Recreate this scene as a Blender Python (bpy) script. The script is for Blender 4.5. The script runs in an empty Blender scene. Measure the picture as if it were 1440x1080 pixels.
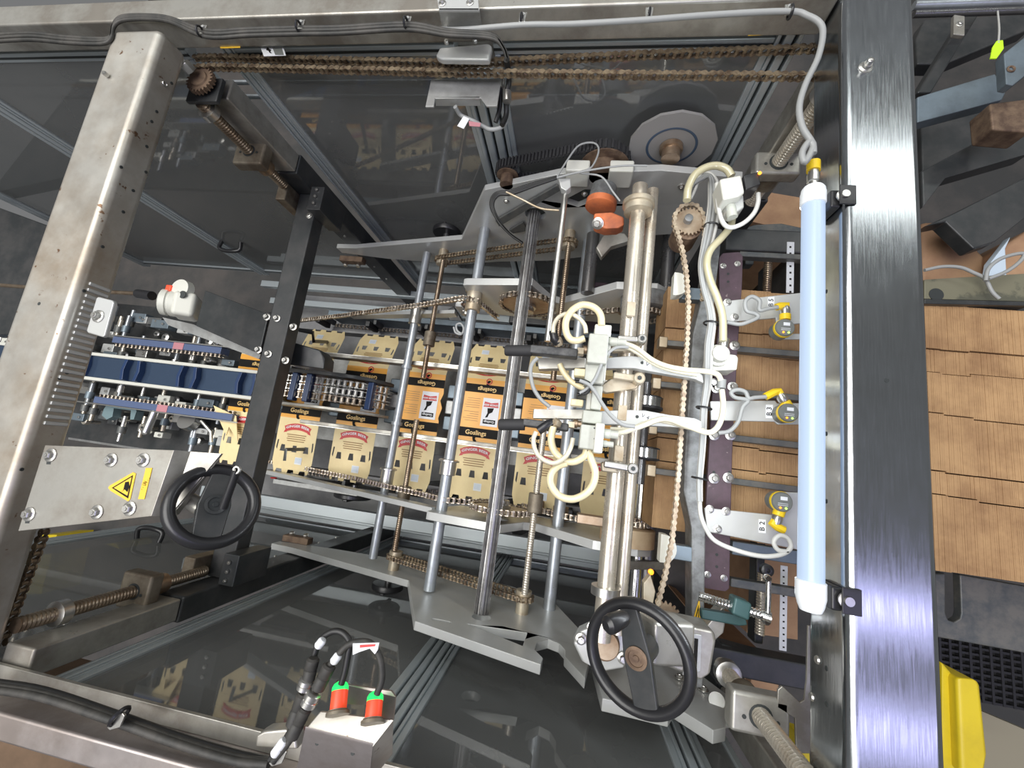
import bpy, bmesh, math, random
from mathutils import Vector, Matrix
from mathutils.geometry import tessellate_polygon
random.seed(7)
PI = math.pi
SC = bpy.context.scene
COL = SC.collection
CZ = 2.5          # camera height; everything below is modelled as (x, y, depth below CZ)

# ---------------------------------------------------------------- camera
def _rot(a):
    t = math.sqrt(sum(c*c for c in a)); return Matrix.Rotation(t, 3, Vector(a)/t)
RM = _rot((-0.183485453, -0.143526399, -0.117775206))     # world -> camera
FPX = 591.03
cam = bpy.data.cameras.new('camera'); co = bpy.data.objects.new('camera', cam); COL.objects.link(co)
cam.sensor_width = 36; cam.lens = FPX/1440*36; cam.clip_start = 0.02; cam.clip_end = 60
co.matrix_world = Matrix.Translation((0, 0, CZ)) @ RM.transposed().to_4x4()
SC.camera = co
vs = SC.view_settings
vs.view_transform = 'Standard'; vs.look = 'None'; vs.gamma = 1; vs.use_curve_mapping = False
vs.exposure = 0.22
# ---------------------------------------------------------------- light
w = bpy.data.worlds.new('hall_air'); SC.world = w; w.use_nodes = True
w.node_tree.nodes['Background'].inputs[0].default_value = (0.98, 0.99, 1.0, 1)
w.node_tree.nodes['Background'].inputs[1].default_value = 0.16
def area(name, loc, sx, sy, power, col, rot=(0, 0, 0)):
    l = bpy.data.lights.new(name, 'AREA'); l.shape = 'RECTANGLE'; l.size = sx; l.size_y = sy
    l.energy = power; l.color = col
    o = bpy.data.objects.new(name, l); COL.objects.link(o); o.location = loc; o.rotation_euler = rot
    return o
area('hall_lamp', (1.4, 3.2, 5.6), 5.0, 0.45, 48, (0.96, 1.0, 0.97))
area('hall_lamp', (1.6, -0.85, 5.6), 5.0, 0.24, 17, (0.60, 0.58, 1.0))
area('hall_lamp', (1.6, -1.75, 5.6), 5.0, 0.24, 17, (0.60, 0.58, 1.0))
area('added_overhead_fill', (-1.8, 0.2, 5.8), 3.6, 4.4, 270, (1.0, 0.985, 0.95))  # added soft overhead fill that brightens the whole machine
area('light_tube_glow', (.281, .145, CZ-.578), .03, .60, 1.25, (.90, .95, 1), (0, math.radians(50), 0))

# ---------------------------------------------------------------- pixel helpers (photo frame 1440x1080 -> x, y, depth)
def _ray(u, v):
    d = RM.transposed() @ Vector((u-720, 540-v, -FPX)); return d.x, d.y, -d.z
def Q(u, v, d):
    a, b, c = _ray(u, v); t = d/c; return (a*t, b*t, d)
def W(u, v, y):
    a, b, c = _ray(u, v); t = y/b; return (a*t, y, c*t)
def XP(u, v, x):
    a, b, c = _ray(u, v); t = x/a; return (x, b*t, c*t)
def H(pts, d):       # pixel polyline, optional own depth as third value
    return [Q(p[0], p[1], p[2] if len(p) > 2 else d) for p in pts]

# ---------------------------------------------------------------- mesh collector
def sub3(a, b): return (a[0]-b[0], a[1]-b[1], a[2]-b[2])
class G:
    def __init__(s): s.v = []; s.f = []
    def add(s, vs_, fs):
        o = len(s.v); s.v += [tuple(p) for p in vs_]; s.f += [tuple(i+o for i in f) for f in fs]; return s
    def box(s, x0, x1, y0, y1, d0, d1):
        return s.add([(x, y, d) for x in (x0, x1) for y in (y0, y1) for d in (d0, d1)],
                     [(0,1,3,2), (4,6,7,5), (0,4,5,1), (2,3,7,6), (0,2,6,4), (1,5,7,3)])
    def cbox(s, c, sx, sy, sd): return s.box(c[0]-sx/2, c[0]+sx/2, c[1]-sy/2, c[1]+sy/2, c[2]-sd/2, c[2]+sd/2)
    def obox(s, c, A, B, C_):     # three half-axis vectors
        c = Vector(c); A = Vector(A); B = Vector(B); C_ = Vector(C_)
        return s.add([c+A*i+B*j+C_*k for i in (-1, 1) for j in (-1, 1) for k in (-1, 1)],
                     [(0,1,3,2), (4,6,7,5), (0,4,5,1), (2,3,7,6), (0,2,6,4), (1,5,7,3)])
    def bar(s, a, b, w_, h, up=(0, 0, 1)):
        a = Vector(a); b = Vector(b); t = b-a; L = t.length; t /= L
        sd = t.cross(Vector(up)).normalized(); u = sd.cross(t)
        return s.obox((a+b)/2, t*L/2, sd*w_/2, u*h/2)
    def _frame(s, t):
        t = Vector(t).normalized(); q = Vector((0, 0, 1)) if abs(t.z) < .9 else Vector((1, 0, 0))
        e = t.cross(q).normalized(); return t, e, t.cross(e)
    def lathe(s, a, t, prof, n=24):    # prof: (distance along t, radius)
        t, e, f = s._frame(t); a = Vector(a); vs_ = []; fs = []
        for h, r in prof:
            for k in range(n):
                q = 2*PI*k/n; vs_.append(a+t*h+(e*math.cos(q)+f*math.sin(q))*r)
        for i in range(len(prof)-1):
            for k in range(n):
                k2 = (k+1) % n; fs.append((i*n+k, i*n+k2, (i+1)*n+k2, (i+1)*n+k))
        if prof[0][1] > 1e-6: fs.append(tuple(range(n)))
        if prof[-1][1] > 1e-6: fs.append(tuple((len(prof)-1)*n+k for k in range(n)))
        return s.add(vs_, fs)
    def cyl(s, a, b, r, n=20, r2=None):
        L = (Vector(b)-Vector(a)).length
        return s.lathe(a, sub3(b, a), [(0, r), (L, r if r2 is None else r2)], n)
    def tube(s, pts, r, n=8, sub=5, twist=None):
        P_ = [Vector(p) for p in pts]
        if sub > 1 and len(P_) > 2:
            R_ = []; m = len(P_)
            for i in range(m-1):
                p0 = P_[i-1] if i else P_[0]*2-P_[1]; p1 = P_[i]; p2 = P_[i+1]; p3 = P_[i+2] if i+2 < m else P_[i+1]*2-P_[i]
                for k in range(sub):
                    t = k/sub; R_.append(.5*((2*p1)+(p2-p0)*t+(2*p0-5*p1+4*p2-p3)*t*t+(3*p1-p0-3*p2+p3)*t**3))
            R_.append(P_[-1]); P_ = R_
        m = len(P_); tg = [(P_[min(i+1, m-1)]-P_[max(i-1, 0)]).normalized() for i in range(m)]
        _, e, f = s._frame(tg[0]); vs_ = []; fs = []
        for i in range(m):
            e = (e-tg[i]*e.dot(tg[i])).normalized(); f = tg[i].cross(e)
            for k in range(n):
                q = 2*PI*k/n; vs_.append(P_[i]+(e*math.cos(q)+f*math.sin(q))*r)
        for i in range(m-1):
            for k in range(n):
                k2 = (k+1) % n; fs.append((i*n+k, i*n+k2, (i+1)*n+k2, (i+1)*n+k))
        fs.append(tuple(range(n))); fs.append(tuple((m-1)*n+k for k in range(n)))
        return s.add(vs_, fs)
    def screw(s, a, b, r, pitch=.005, n=14, dep=.12):
        a = Vector(a); t, e, f = s._frame(sub3(b, a)); L = (Vector(b)-a).length
        m = max(4, int(L/pitch*4)); vs_ = []; fs = []
        for i in range(m+1):
            h = L*i/m
            for k in range(n):
                q = 2*PI*k/n; w_ = math.sin(2*PI*(h/pitch)-q); rr = r*(1-dep*(.5-.5*max(-1, min(1, w_*1.6))))
                vs_.append(a+t*h+(e*math.cos(q)+f*math.sin(q))*rr)
        for i in range(m):
            for k in range(n):
                k2 = (k+1) % n; fs.append((i*n+k, i*n+k2, (i+1)*n+k2, (i+1)*n+k))
        fs.append(tuple(range(n))); fs.append(tuple(m*n+k for k in range(n)))
        return s.add(vs_, fs)
    def torus(s, c, t, R_, r, n=40, m=12, a0=0, a1=2*PI, sq=1.0):
        t, e, f = s._frame(t); c = Vector(c); vs_ = []; fs = []; full = a1-a0 > 6.28; N = n if full else n+1
        for i in range(N):
            q = a0+(a1-a0)*i/n; o = e*math.cos(q)+f*math.sin(q)
            for k in range(m):
                p = 2*PI*k/m; vs_.append(c+o*(R_+r*math.cos(p))+t*r*sq*math.sin(p))
        for i in range(n):
            i2 = (i+1) % N
            for k in range(m):
                k2 = (k+1) % m; fs.append((i*m+k, i*m+k2, i2*m+k2, i2*m+k))
        if not full: fs.append(tuple(range(m))); fs.append(tuple((N-1)*m+k for k in range(m)))
        return s.add(vs_, fs)
    def prism(s, loops, ax, t0, t1):   # loops of 2D points; ax 'y': (x,d)  'd': (x,y)  'x': (y,d)
        def m3(p, t): return {'y': (p[0], t, p[1]), 'd': (p[0], p[1], t), 'x': (t, p[0], p[1])}[ax]
        if not isinstance(loops[0][0], (tuple, list)): loops = [loops]
        tri = tessellate_polygon([[Vector((p[0], p[1], 0)) for p in l] for l in loops])
        flat = [p for l in loops for p in l]; n = len(flat)
        vs_ = [m3(p, t0) for p in flat]+[m3(p, t1) for p in flat]
        fs = [tuple(t) for t in tri]+[tuple(i+n for i in t) for t in tri]; o = 0
        for l in loops:
            k = len(l)
            for i in range(k): j = (i+1) % k; fs.append((o+i, o+j, o+j+n, o+i+n))
            o += k
        return s.add(vs_, fs)
    def slab(s, pts, off):      # any planar polygon (3D points) pushed by off
        P_ = [Vector(p) for p in pts]; n = len(P_); o = Vector(off)
        tri = tessellate_polygon([P_])
        return s.add(P_+[p+o for p in P_], [tuple(t) for t in tri]+[tuple(i+n for i in t) for t in tri]+[(i, (i+1) % n, (i+1) % n+n, i+n) for i in range(n)])
    def bolt(s, c, t, r, h, wash=True):
        t = Vector(t).normalized()
        if wash: s.lathe(c, t, [(0, r*1.55), (h*.25, r*1.55), (h*.3, r*1.4)], 16)
        s.lathe(Vector(c)+t*h*.25, t, [(0, r), (h*.65, r), (h*.78, r*.85)], 6)
        s.lathe(Vector(c)+t*h*.9, t, [(0, r*.5), (h*.3, r*.45)], 8); return s
    def chain(s, pts, pin, pitch=.0103, w_=.0065, ph=.0042, rot=0, closed=False, tk=.0013):
        P_ = [Vector(p) for p in pts]
        if closed: P_.append(P_[0].copy())
        L = [0]
        for i in range(1, len(P_)): L.append(L[-1]+(P_[i]-P_[i-1]).length)
        N = max(2, int(round(L[-1]/pitch))); J = []; k = 0
        for i in range(N+1):
            t = L[-1]*i/N
            while k < len(L)-2 and L[k+1] < t: k += 1
            J.append(P_[k].lerp(P_[k+1], (t-L[k])/max(1e-9, L[k+1]-L[k])))
        pin = Vector(pin).normalized()
        for i in range(N):
            a, b = J[i], J[i+1]; t = (b-a); ln = t.length; t.normalize(); u = pin.cross(t).normalized()
            R_ = ph
            prof = [(-R_*.7, -R_*.7), (0, -R_), (R_*.6, -R_*.8), (ln/2, -R_*.5), (ln-R_*.6, -R_*.8), (ln, -R_), (ln+R_*.7, -R_*.7), (ln+R_, 0),
                    (ln+R_*.7, R_*.7), (ln, R_), (ln-R_*.6, R_*.8), (ln/2, R_*.5), (R_*.6, R_*.8), (0, R_), (-R_*.7, R_*.7), (-R_, 0)]
            off = w_/2+(tk if i % 2 else 0)
            for sg in (-1, 1):
                c0 = a+pin*sg*off; n = len(prof)
                vs_ = [c0+t*x+u*y for x, y in prof]+[c0+t*x+u*y+pin*sg*tk for x, y in prof]
                s.add(vs_, [tuple(range(n)), tuple(range(n, 2*n))]+[(q, (q+1) % n, (q+1) % n+n, q+n) for q in range(n)])
            s.cyl(a-pin*w_/2, a+pin*w_/2, ph*.72, 8)
            s.cyl(a-pin*(w_/2+tk*2.3), a+pin*(w_/2+tk*2.3), ph*.34, 6)
        return s
    def gear(s, c, t, R_, thick, teeth, th=None, bore=0):
        t, e, f = s._frame(t); c = Vector(c); th = th or R_*.14; o = []
        for i in range(teeth):
            for a, r in ((-.36, R_-th), (-.14, R_), (.14, R_), (.36, R_-th)):
                q = 2*PI*(i+a)/teeth; o.append((e*math.cos(q)+f*math.sin(q))*r)
        n = len(o); vs_ = [c-t*thick/2+p for p in o]+[c+t*thick/2+p for p in o]
        fs = [(i, (i+1) % n, (i+1) % n+n, i+n) for i in range(n)]
        vs_ += [c-t*thick/2, c+t*thick/2]
        fs += [(i, (i+1) % n, 2*n) for i in range(n)]+[(i+n, (i+1) % n+n, 2*n+1) for i in range(n)]
        return s.add(vs_, fs)
    def text(s, txt, c, ex, ey, size, bold=0.0):
        key = (txt, bold)
        if key not in TXT:
            cu = bpy.data.curves.new('t', 'FONT'); cu.body = txt; cu.align_x = 'CENTER'; cu.align_y = 'CENTER'; cu.resolution_u = 2; cu.offset = bold
            o = bpy.data.objects.new('t', cu); COL.objects.link(o); dg = bpy.context.evaluated_depsgraph_get(); dg.update()
            me = bpy.data.meshes.new_from_object(o.evaluated_get(dg))
            TXT[key] = ([tuple(v.co) for v in me.vertices], [tuple(p.vertices) for p in me.polygons])
            bpy.data.objects.remove(o); bpy.data.curves.remove(cu); bpy.data.meshes.remove(me)
        V_, F_ = TXT[key]; c = Vector(c); ex = Vector(ex); ey = Vector(ey)
        return s.add([c+ex*v[0]*size+ey*v[1]*size for v in V_], F_)
    def build(s, name, mat, parent=None, bev=0, seg=2, ang=38):
        V_ = [Vector((p[0], p[1], CZ-p[2])) for p in s.v]
        if parent is not None: org = worldloc(parent)
        else:
            lo = [min(v[i] for v in V_) for i in range(3)]; hi = [max(v[i] for v in V_) for i in range(3)]
            org = Vector(((lo[0]+hi[0])/2, (lo[1]+hi[1])/2, lo[2]))
        me = bpy.data.meshes.new(name); me.from_pydata([v-org for v in V_], [], s.f)
        bm = bmesh.new(); bm.from_mesh(me); bmesh.ops.recalc_face_normals(bm, faces=bm.faces); bm.to_mesh(me); bm.free()
        me.polygons.foreach_set('use_smooth', [True]*len(me.polygons)); me.set_sharp_from_angle(angle=math.radians(ang))
        me.materials.append(mat)
        o = bpy.data.objects.new(name, me); COL.objects.link(o)
        if parent is not None: o.parent = parent; ORG[o] = org
        else: o.location = org; ORG[o] = org
        if bev:
            b = o.modifiers.new('b', 'BEVEL'); b.width = bev; b.segments = seg; b.limit_method = 'ANGLE'; b.angle_limit = math.radians(40)
            b.harden_normals = True
        return o
TXT = {}; ORG = {}
def worldloc(o): return ORG[o]
def tag(o, label, cat, group=None, kind=None):
    o['label'] = label; o['category'] = cat
    if group: o['group'] = group
    if kind: o['kind'] = kind
    return o
def thing(name, label, cat, at, group=None):
    o = bpy.data.objects.new(name, None); COL.objects.link(o); o.empty_display_size = .02
    p = Vector((at[0], at[1], CZ-at[2])); o.location = p; ORG[o] = p
    return tag(o, label, cat, group)
def copy_tree(o, parent=None, shift=None):
    c = o.copy(); COL.objects.link(c)
    if parent is not None: c.parent = parent
    if shift is not None: c.location = o.location+Vector(shift)
    ORG[c] = ORG[o]+Vector(shift if shift else (0, 0, 0))
    for ch in list(o.children): copy_tree(ch, c)
    return c

# ---------------------------------------------------------------- materials
def mat(name, col, rough=.5, metal=0., col2=None, nscale=12, namt=(.4, .62), bump=0., stretch=None, rvar=0., emit=None, estr=0., coat=0., trans=0., bscale=None, alpha=1., spots=None, spec=.5):
    m = bpy.data.materials.new(name); m.use_nodes = True; nt = m.node_tree; b = nt.nodes['Principled BSDF']
    b.inputs['Base Color'].default_value = (*col, 1); b.inputs['Roughness'].default_value = rough; b.inputs['Metallic'].default_value = metal
    b.inputs['Coat Weight'].default_value = coat; b.inputs['Transmission Weight'].default_value = trans; b.inputs['Alpha'].default_value = alpha
    b.inputs['Specular IOR Level'].default_value = spec
    if emit: b.inputs['Emission Color'].default_value = (*emit, 1); b.inputs['Emission Strength'].default_value = estr
    N = nt.nodes.new; Lk = nt.links.new
    def noise(sc, det=6, st=None):
        tc = N('ShaderNodeTexCoord'); mp = N('ShaderNodeMapping'); n = N('ShaderNodeTexNoise'); Lk(tc.outputs['Object'], mp.inputs[0]); Lk(mp.outputs[0], n.inputs['Vector'])
        mp.inputs['Scale'].default_value = st or (1, 1, 1); n.inputs['Scale'].default_value = sc; n.inputs['Detail'].default_value = det; n.inputs['Roughness'].default_value = .65
        return n
    out = None
    if col2:
        n = noise(nscale, 8); r = N('ShaderNodeMapRange'); r.inputs[1].default_value = namt[0]; r.inputs[2].default_value = namt[1]; Lk(n.outputs[0], r.inputs[0])
        mx = N('ShaderNodeMix'); mx.data_type = 'RGBA'; mx.inputs[6].default_value = (*col, 1); mx.inputs[7].default_value = (*col2, 1); Lk(r.outputs[0], mx.inputs[0]); out = mx.outputs[2]
        if spots:
            n2 = noise(spots[0], 3); r2 = N('ShaderNodeMapRange'); r2.inputs[1].default_value = spots[1]; r2.inputs[2].default_value = spots[1]+.05; Lk(n2.outputs[0], r2.inputs[0])
            m2 = N('ShaderNodeMix'); m2.data_type = 'RGBA'; Lk(out, m2.inputs[6]); m2.inputs[7].default_value = (*spots[2], 1); Lk(r2.outputs[0], m2.inputs[0]); out = m2.outputs[2]
        Lk(out, b.inputs['Base Color'])
    if rvar or stretch:
        n = noise(40 if stretch else 9, 5, stretch); r = N('ShaderNodeMapRange'); r.inputs[1].default_value = .3; r.inputs[2].default_value = .7
        rv = rvar or .1; r.inputs[3].default_value = max(.03, rough-rv); r.inputs[4].default_value = rough+rv; Lk(n.outputs[0], r.inputs[0]); Lk(r.outputs[0], b.inputs['Roughness'])
    if bump:
        n = noise(bscale or (60 if not stretch else 40), 4, stretch); bp = N('ShaderNodeBump'); bp.inputs['Strength'].default_value = bump; bp.inputs['Distance'].default_value = .002
        Lk(n.outputs[0], bp.inputs['Height']); Lk(bp.outputs[0], b.inputs['Normal'])
    return m
M = {}
M['brushed'] = mat('brushed_stainless', (.50, .53, .56), .17, 1, col2=(.42, .44, .45), nscale=3, stretch=(14, .6, 6), rvar=.05, bump=.04)
M['dirtysteel'] = mat('stained_stainless', (.50, .485, .44), .38, .55, col2=(.33, .28, .22), nscale=7, namt=(.40, .68), rvar=.10, spots=(45, .66, (.16, .09, .05)))
M['oldsteel'] = mat('old_stainless', (.45, .44, .40), .38, .6, col2=(.25, .23, .20), nscale=9, rvar=.12)
M['pinksteel'] = mat('scuffed_angle_steel', (.42, .38, .37), .42, .8, col2=(.30, .26, .24), nscale=10, rvar=.1)
M['alu'] = mat('milled_aluminium', (.58, .59, .58), .36, .35, col2=(.52, .53, .51), nscale=5, rvar=.08)
M['profile'] = mat('extruded_aluminium', (.50, .55, .57), .36, .45)
M['groove'] = mat('groove_shadow_black', (.03, .035, .035), .6)
M['zinc'] = mat('zinc_tube', (.46, .50, .54), .34, .6, col2=(.36, .38, .40), nscale=20, rvar=.1)
M['rawtube'] = mat('worn_steel_tube', (.62, .57, .48), .26, .65, col2=(.42, .34, .25), nscale=14, namt=(.5, .75), rvar=.1)
M['splinerib'] = mat('pale_spline_ribs', (.42, .42, .42), .3, .7, col2=(.25, .24, .23), nscale=30)  # ribs set paler than the shaft between them
M['chrome'] = mat('chrome', (.75, .75, .74), .14, 1)
M['nickel'] = mat('nickel_bolt', (.62, .61, .58), .3, .95)
M['spline'] = mat('dark_splined_steel', (.19, .19, .195), .30, .75, col2=(.14, .135, .13), nscale=5, rvar=.1)
M['black'] = mat('black_painted_steel', (.038, .042, .044), .36, .2, col2=(.065, .065, .065), nscale=14, rvar=.08)
M['plastic'] = mat('black_plastic', (.018, .018, .02), .36, 0, coat=.1)
M['rubber'] = mat('black_rubber', (.03, .03, .032), .7)
M['rust'] = mat('rusty_brown_steel', (.22, .15, .10), .6, .4, col2=(.11, .07, .05), nscale=40, rvar=.1)
M['rustchain'] = mat('oily_brown_chain', (.34, .27, .18), .45, .6, col2=(.13, .09, .06), nscale=60, rvar=.1)
M['chain'] = mat('nickel_chain', (.58, .52, .44), .32, .85, col2=(.22, .16, .11), nscale=50)
M['darkchain'] = mat('oiled_chain', (.38, .33, .27), .35, .8, col2=(.08, .06, .05), nscale=50)
M['leadscrew'] = mat('brown_lead_screw', (.42, .34, .25), .33, .85, col2=(.22, .15, .10), nscale=12)
M['bronze'] = mat('stained_bearing_block', (.24, .21, .16), .55, .5, col2=(.13, .10, .07), nscale=18)
M['brownsteel'] = mat('brown_stained_steel', (.45, .36, .27), .4, .8, col2=(.28, .18, .11), nscale=14)
M['poly'] = None
M['tan'] = mat('tan_stained_aluminium', (.62, .47, .30), .45, .3, col2=(.45, .28, .15), nscale=10)
M['galv'] = mat('galvanised_sheet', (.45, .46, .45), .42, .4, col2=(.36, .36, .35), nscale=30)
M['pan'] = mat('grey_machine_pan', (.34, .34, .34), .42, .2, col2=(.22, .22, .23), nscale=4, rvar=.1)
M['floor'] = mat('dark_concrete', (.06, .06, .06), .7, 0, col2=(.10, .09, .085), nscale=3, rvar=.1)
M['cream'] = mat('cream_carton_board', (.84, .69, .38), .5, 0, col2=(.80, .64, .34), nscale=20)
M['orange'] = mat('orange_carton_print', (.86, .41, .06), .35, 0)
M['inkblack'] = mat('black_print', (.012, .011, .010), .6, spec=.15)
M['inkred'] = mat('red_print', (.55, .03, .03), .4)
M['inkbrown'] = mat('brown_print', (.30, .17, .06), .5)
M['inkgold'] = mat('gold_print', (.85, .58, .22), .4)
M['white'] = mat('white_print', (.80, .82, .85), .45)
M['paleblue'] = mat('pale_blue_print', (.55, .65, .75), .45)
M['kraft'] = mat('kraft_board_edges', (.47, .29, .14), .75, 0, col2=(.30, .17, .08), nscale=9, bump=.3)
M['kraft2'] = mat('dark_kraft_board', (.16, .10, .06), .8, 0, col2=(.11, .07, .04), nscale=9)
M['phenolic'] = mat('purple_brown_phenolic', (.105, .065, .085), .5, 0, col2=(.075, .05, .06), nscale=60, namt=(.35, .7), spots=(70, .68, (.30, .24, .24)))
M['greyblack'] = mat('worn_anodised_bar', (.10, .11, .115), .5, .4, col2=(.18, .175, .16), nscale=25)
M['greybar'] = mat('speckled_grey_bar', (.24, .25, .25), .5, .4, col2=(.14, .14, .14), nscale=50)
M['valve'] = mat('pale_grey_valve_plastic', (.50, .52, .46), .45, 0, col2=(.42, .42, .37), nscale=20)
M['offwhite'] = mat('off_white_plastic', (.62, .62, .56), .42)
M['beige'] = mat('beige_bearing_metal', (.55, .49, .38), .4, .5, col2=(.38, .30, .20), nscale=20)
M['hose'] = mat('yellowed_braided_hose', (.80, .70, .44), .3, 0, coat=.4, bump=.35, bscale=220)
M['clearhose'] = mat('clear_yellowed_hose', (.66, .62, .48), .16, 0, coat=.8)
M['olivehose'] = mat('olive_clear_hose', (.50, .46, .30), .16, 0, coat=.8)
M['cable'] = mat('grey_cable', (.33, .34, .335), .45)
M['whitecable'] = mat('white_cable', (.60, .60, .57), .4)
M['blackcable'] = mat('black_cable', (.018, .018, .018), .45)
M['dustcable'] = mat('dusty_grey_cable', (.028, .028, .026), .6, col2=(.060, .056, .050), nscale=30)
M['yellow'] = mat('yellow_plastic', (.90, .62, .02), .4)
M['bollard'] = mat('yellow_painted_guard', (.72, .55, .02), .4, 0, col2=(.60, .45, .02), nscale=8)
M['label'] = mat('yellow_label', (.85, .52, .04), .5)
M['sensor'] = mat('grey_sensor_face', (.17, .18, .17), .4)
M['blue'] = mat('dark_blue_plastic', (.02, .045, .12), .3, 0, coat=.3)
M['bluerail'] = mat('blue_grey_wear_strip', (.12, .16, .28), .3, .2)
M['bluebelt'] = mat('blue_steel_belt', (.10, .15, .24), .22, .7, stretch=(.5, 20, 1), rvar=.06)
M['pinkpatch'] = mat('pink_wear_patch', (.50, .22, .25), .4)
M['orangecast'] = mat('orange_painted_casting', (.60, .17, .06), .5, 0, col2=(.35, .10, .05), nscale=18)
M['reel'] = mat('grey_matt_disc', (.30, .29, .28), .6)
M['bluering'] = mat('blue_grey_ring', (.06, .09, .14), .5)
M['green'] = mat('teal_painted_clamp', (.04, .09, .09), .4, .2)
M['teal'] = mat('teal_grey_casting', (.18, .26, .28), .5, .2)
M['redcap'] = mat('red_sensor_sleeve', (.80, .07, .03), .4, emit=(1, .08, .02), estr=.35)
M['greenled'] = mat('green_lit_lens', (.02, .35, .08), .3, emit=(.02, .9, .16), estr=.9)
M['amberled'] = mat('amber_led', (1, .4, .05), .3, emit=(1, .22, .01), estr=2.5)
M['ledgreen'] = mat('small_green_led', (.5, .9, .2), .3, emit=(.5, 1, .1), estr=2)
M['tube'] = mat('lit_tube_lens', (.25, .30, .36), .25, emit=(.55, .72, 1), estr=.50)
M['cap'] = mat('frosted_white_cap', (.85, .88, .90), .4, emit=(.8, .9, 1), estr=.15)
M['beltfloor'] = mat('beige_floor_sheet', (.30, .27, .20), .7)
M['darkgrid'] = mat('black_grid_plastic', (.012, .012, .012), .6)
M['olive'] = mat('dusty_olive_plate', (.20, .19, .13), .6, .2, col2=(.11, .11, .08), nscale=6, namt=(.48, .52))
M['bluegrey'] = mat('blue_grey_steel', (.20, .25, .29), .45, .5, col2=(.14, .17, .19), nscale=9)
M['hivis'] = mat('lime_tag', (.55, .90, .02), .5)
M['skin'] = mat('tan_cardboard', (.42, .26, .15), .7, col2=(.30, .17, .10), nscale=5)

def polymat():
    m = bpy.data.materials.new('scratched_polycarbonate'); m.use_nodes = True; nt = m.node_tree; nt.nodes.clear(); N = nt.nodes.new; L = nt.links.new
    o = N('ShaderNodeOutputMaterial'); t = N('ShaderNodeBsdfTransparent'); t.inputs[0].default_value = (.62, .64, .65, 1)
    g = N('ShaderNodeBsdfPrincipled'); g.inputs['Base Color'].default_value = (.20, .205, .20, 1); g.inputs['Roughness'].default_value = .035; g.inputs['IOR'].default_value = 2.1
    mx = N('ShaderNodeMixShader'); tc = N('ShaderNodeTexCoord'); n = N('ShaderNodeTexNoise'); n.inputs['Scale'].default_value = 2.2; n.inputs['Detail'].default_value = 6
    r = N('ShaderNodeMapRange'); r.inputs[1].default_value = .3; r.inputs[2].default_value = .75; r.inputs[3].default_value = .52; r.inputs[4].default_value = .85
    L(tc.outputs['Object'], n.inputs['Vector']); L(n.outputs[0], r.inputs[0]); L(r.outputs[0], mx.inputs[0]); L(t.outputs[0], mx.inputs[1]); L(g.outputs[0], mx.inputs[2]); L(mx.outputs[0], o.inputs[0])
    return m
M['poly'] = polymat()

def bolts(par, pts, axis, r, h, wash=True, name='bolt', m='nickel'):
    """one mesh, one child per bolt"""
    if not pts: return
    par_o = worldloc(par); a0 = Vector(pts[0])
    o = G().bolt(pts[0], axis, r, h, wash).build(name, M[m], par)
    for p in pts[1:]:
        c = o.copy(); COL.objects.link(c); c.parent = par
        c.location = Vector((p[0]-a0.x, p[1]-a0.y, -(p[2]-a0.z)))
def lone(g, name, m, label, cat, group=None, **k):
    return tag(g.build(name, M[m] if isinstance(m, str) else m, **k), label, cat, group)
# ================================================================= SETTING
def struct(g, name, mat_, **k):
    o = g.build(name, mat_, **k); o['kind'] = 'structure'; return o
struct(G().box(-4, 4, -3.5, 3.5, 2.5, 2.6), 'floor', M['floor'])
# ================================================================= TOP FRAME
t = thing('frame_beam', 'broad brushed stainless box beam down the right side of the frame', 'beam', (.367, 0, .63), 'top frame beams')
G().box(.32, .414, -.75, 1.0, .55, .63).build('box_tube', M['brushed'], t, bev=.011, seg=4)
q = Q(1217, 95, .55)
G().lathe((q[0], q[1], .55), (0, 0, -1), [(0, .0095), (.001, .009), (.002, .0055), (.006, .0055), (.006, .004), (.012, .004), (.013, .0025)], 14).build('bolt', M['nickel'], t)
q = Q(1247, 535, .55); G().cyl((q[0], q[1], .5497), (q[0], q[1], .552), .0028, 14).build('hole', M['groove'], t)
g = G()
for v in (410, 610, 705, 940, 990): p = XP(1162, v, .32); g.cyl((.3197, p[1], p[2]), (.321, p[1], p[2]), .0028, 12)
g.build('hole', M['groove'], t)
g = G()
for v, u in ((928, 1150), (980, 1142)): p = XP(u, v, .32); g.lathe((.3197, p[1], p[2]), (-1, 0, 0), [(0, .005), (.002, .004)], 12)
g.build('rivet', M['nickel'], t)

t = thing('frame_beam', 'stained warm grey box beam slanting down the left side of the frame', 'beam', (-.885, .1, .61), 'top frame beams')
G().box(-.94, -.83, -.80, .70, .55, .608).build('box_tube', M['dirtysteel'], t, bev=.013, seg=4)
g = G()
ry0, ry1 = XP(150, 408, -.83)[1], XP(105, 598, -.83)[1]
for k in range(23):
    y = ry0+(ry1-ry0)*k/22; g.box(-.8325, -.8268, y-.0030, y+.0030, .5655, .598)
g.build('ribbed_strip', M['alu'], t, bev=.0012, seg=1)
g = G()
for u, v in ((241, 117), (220, 157), (213, 171), (206, 206), (205, 242), (170, 235), (187, 268), (173, 298), (144, 347), (118, 409), (94, 524), (84, 532), (30, 660)):
    p = XP(u, v, -.83); g.cyl((-.8303, p[1], p[2]), (-.8285, p[1], p[2]), .0027, 10)
for u, v in ((55, 427),): p = Q(u, v, .55); g.cyl((p[0], p[1], .5498), (p[0], p[1], .552), .003, 12)
g.build('hole', M['groove'], t)
p = Q(153, 108, .55); G().bolt((p[0], p[1], .55), (0, 0, -1), .0045, .009, False).build('bolt', M['nickel'], t)
p = XP(231, 118, -.83); G().torus((-.8285, p[1], p[2]), (1, 0, 0), .004, .0012, 16, 6).build('eyelet', M['nickel'], t)

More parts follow.
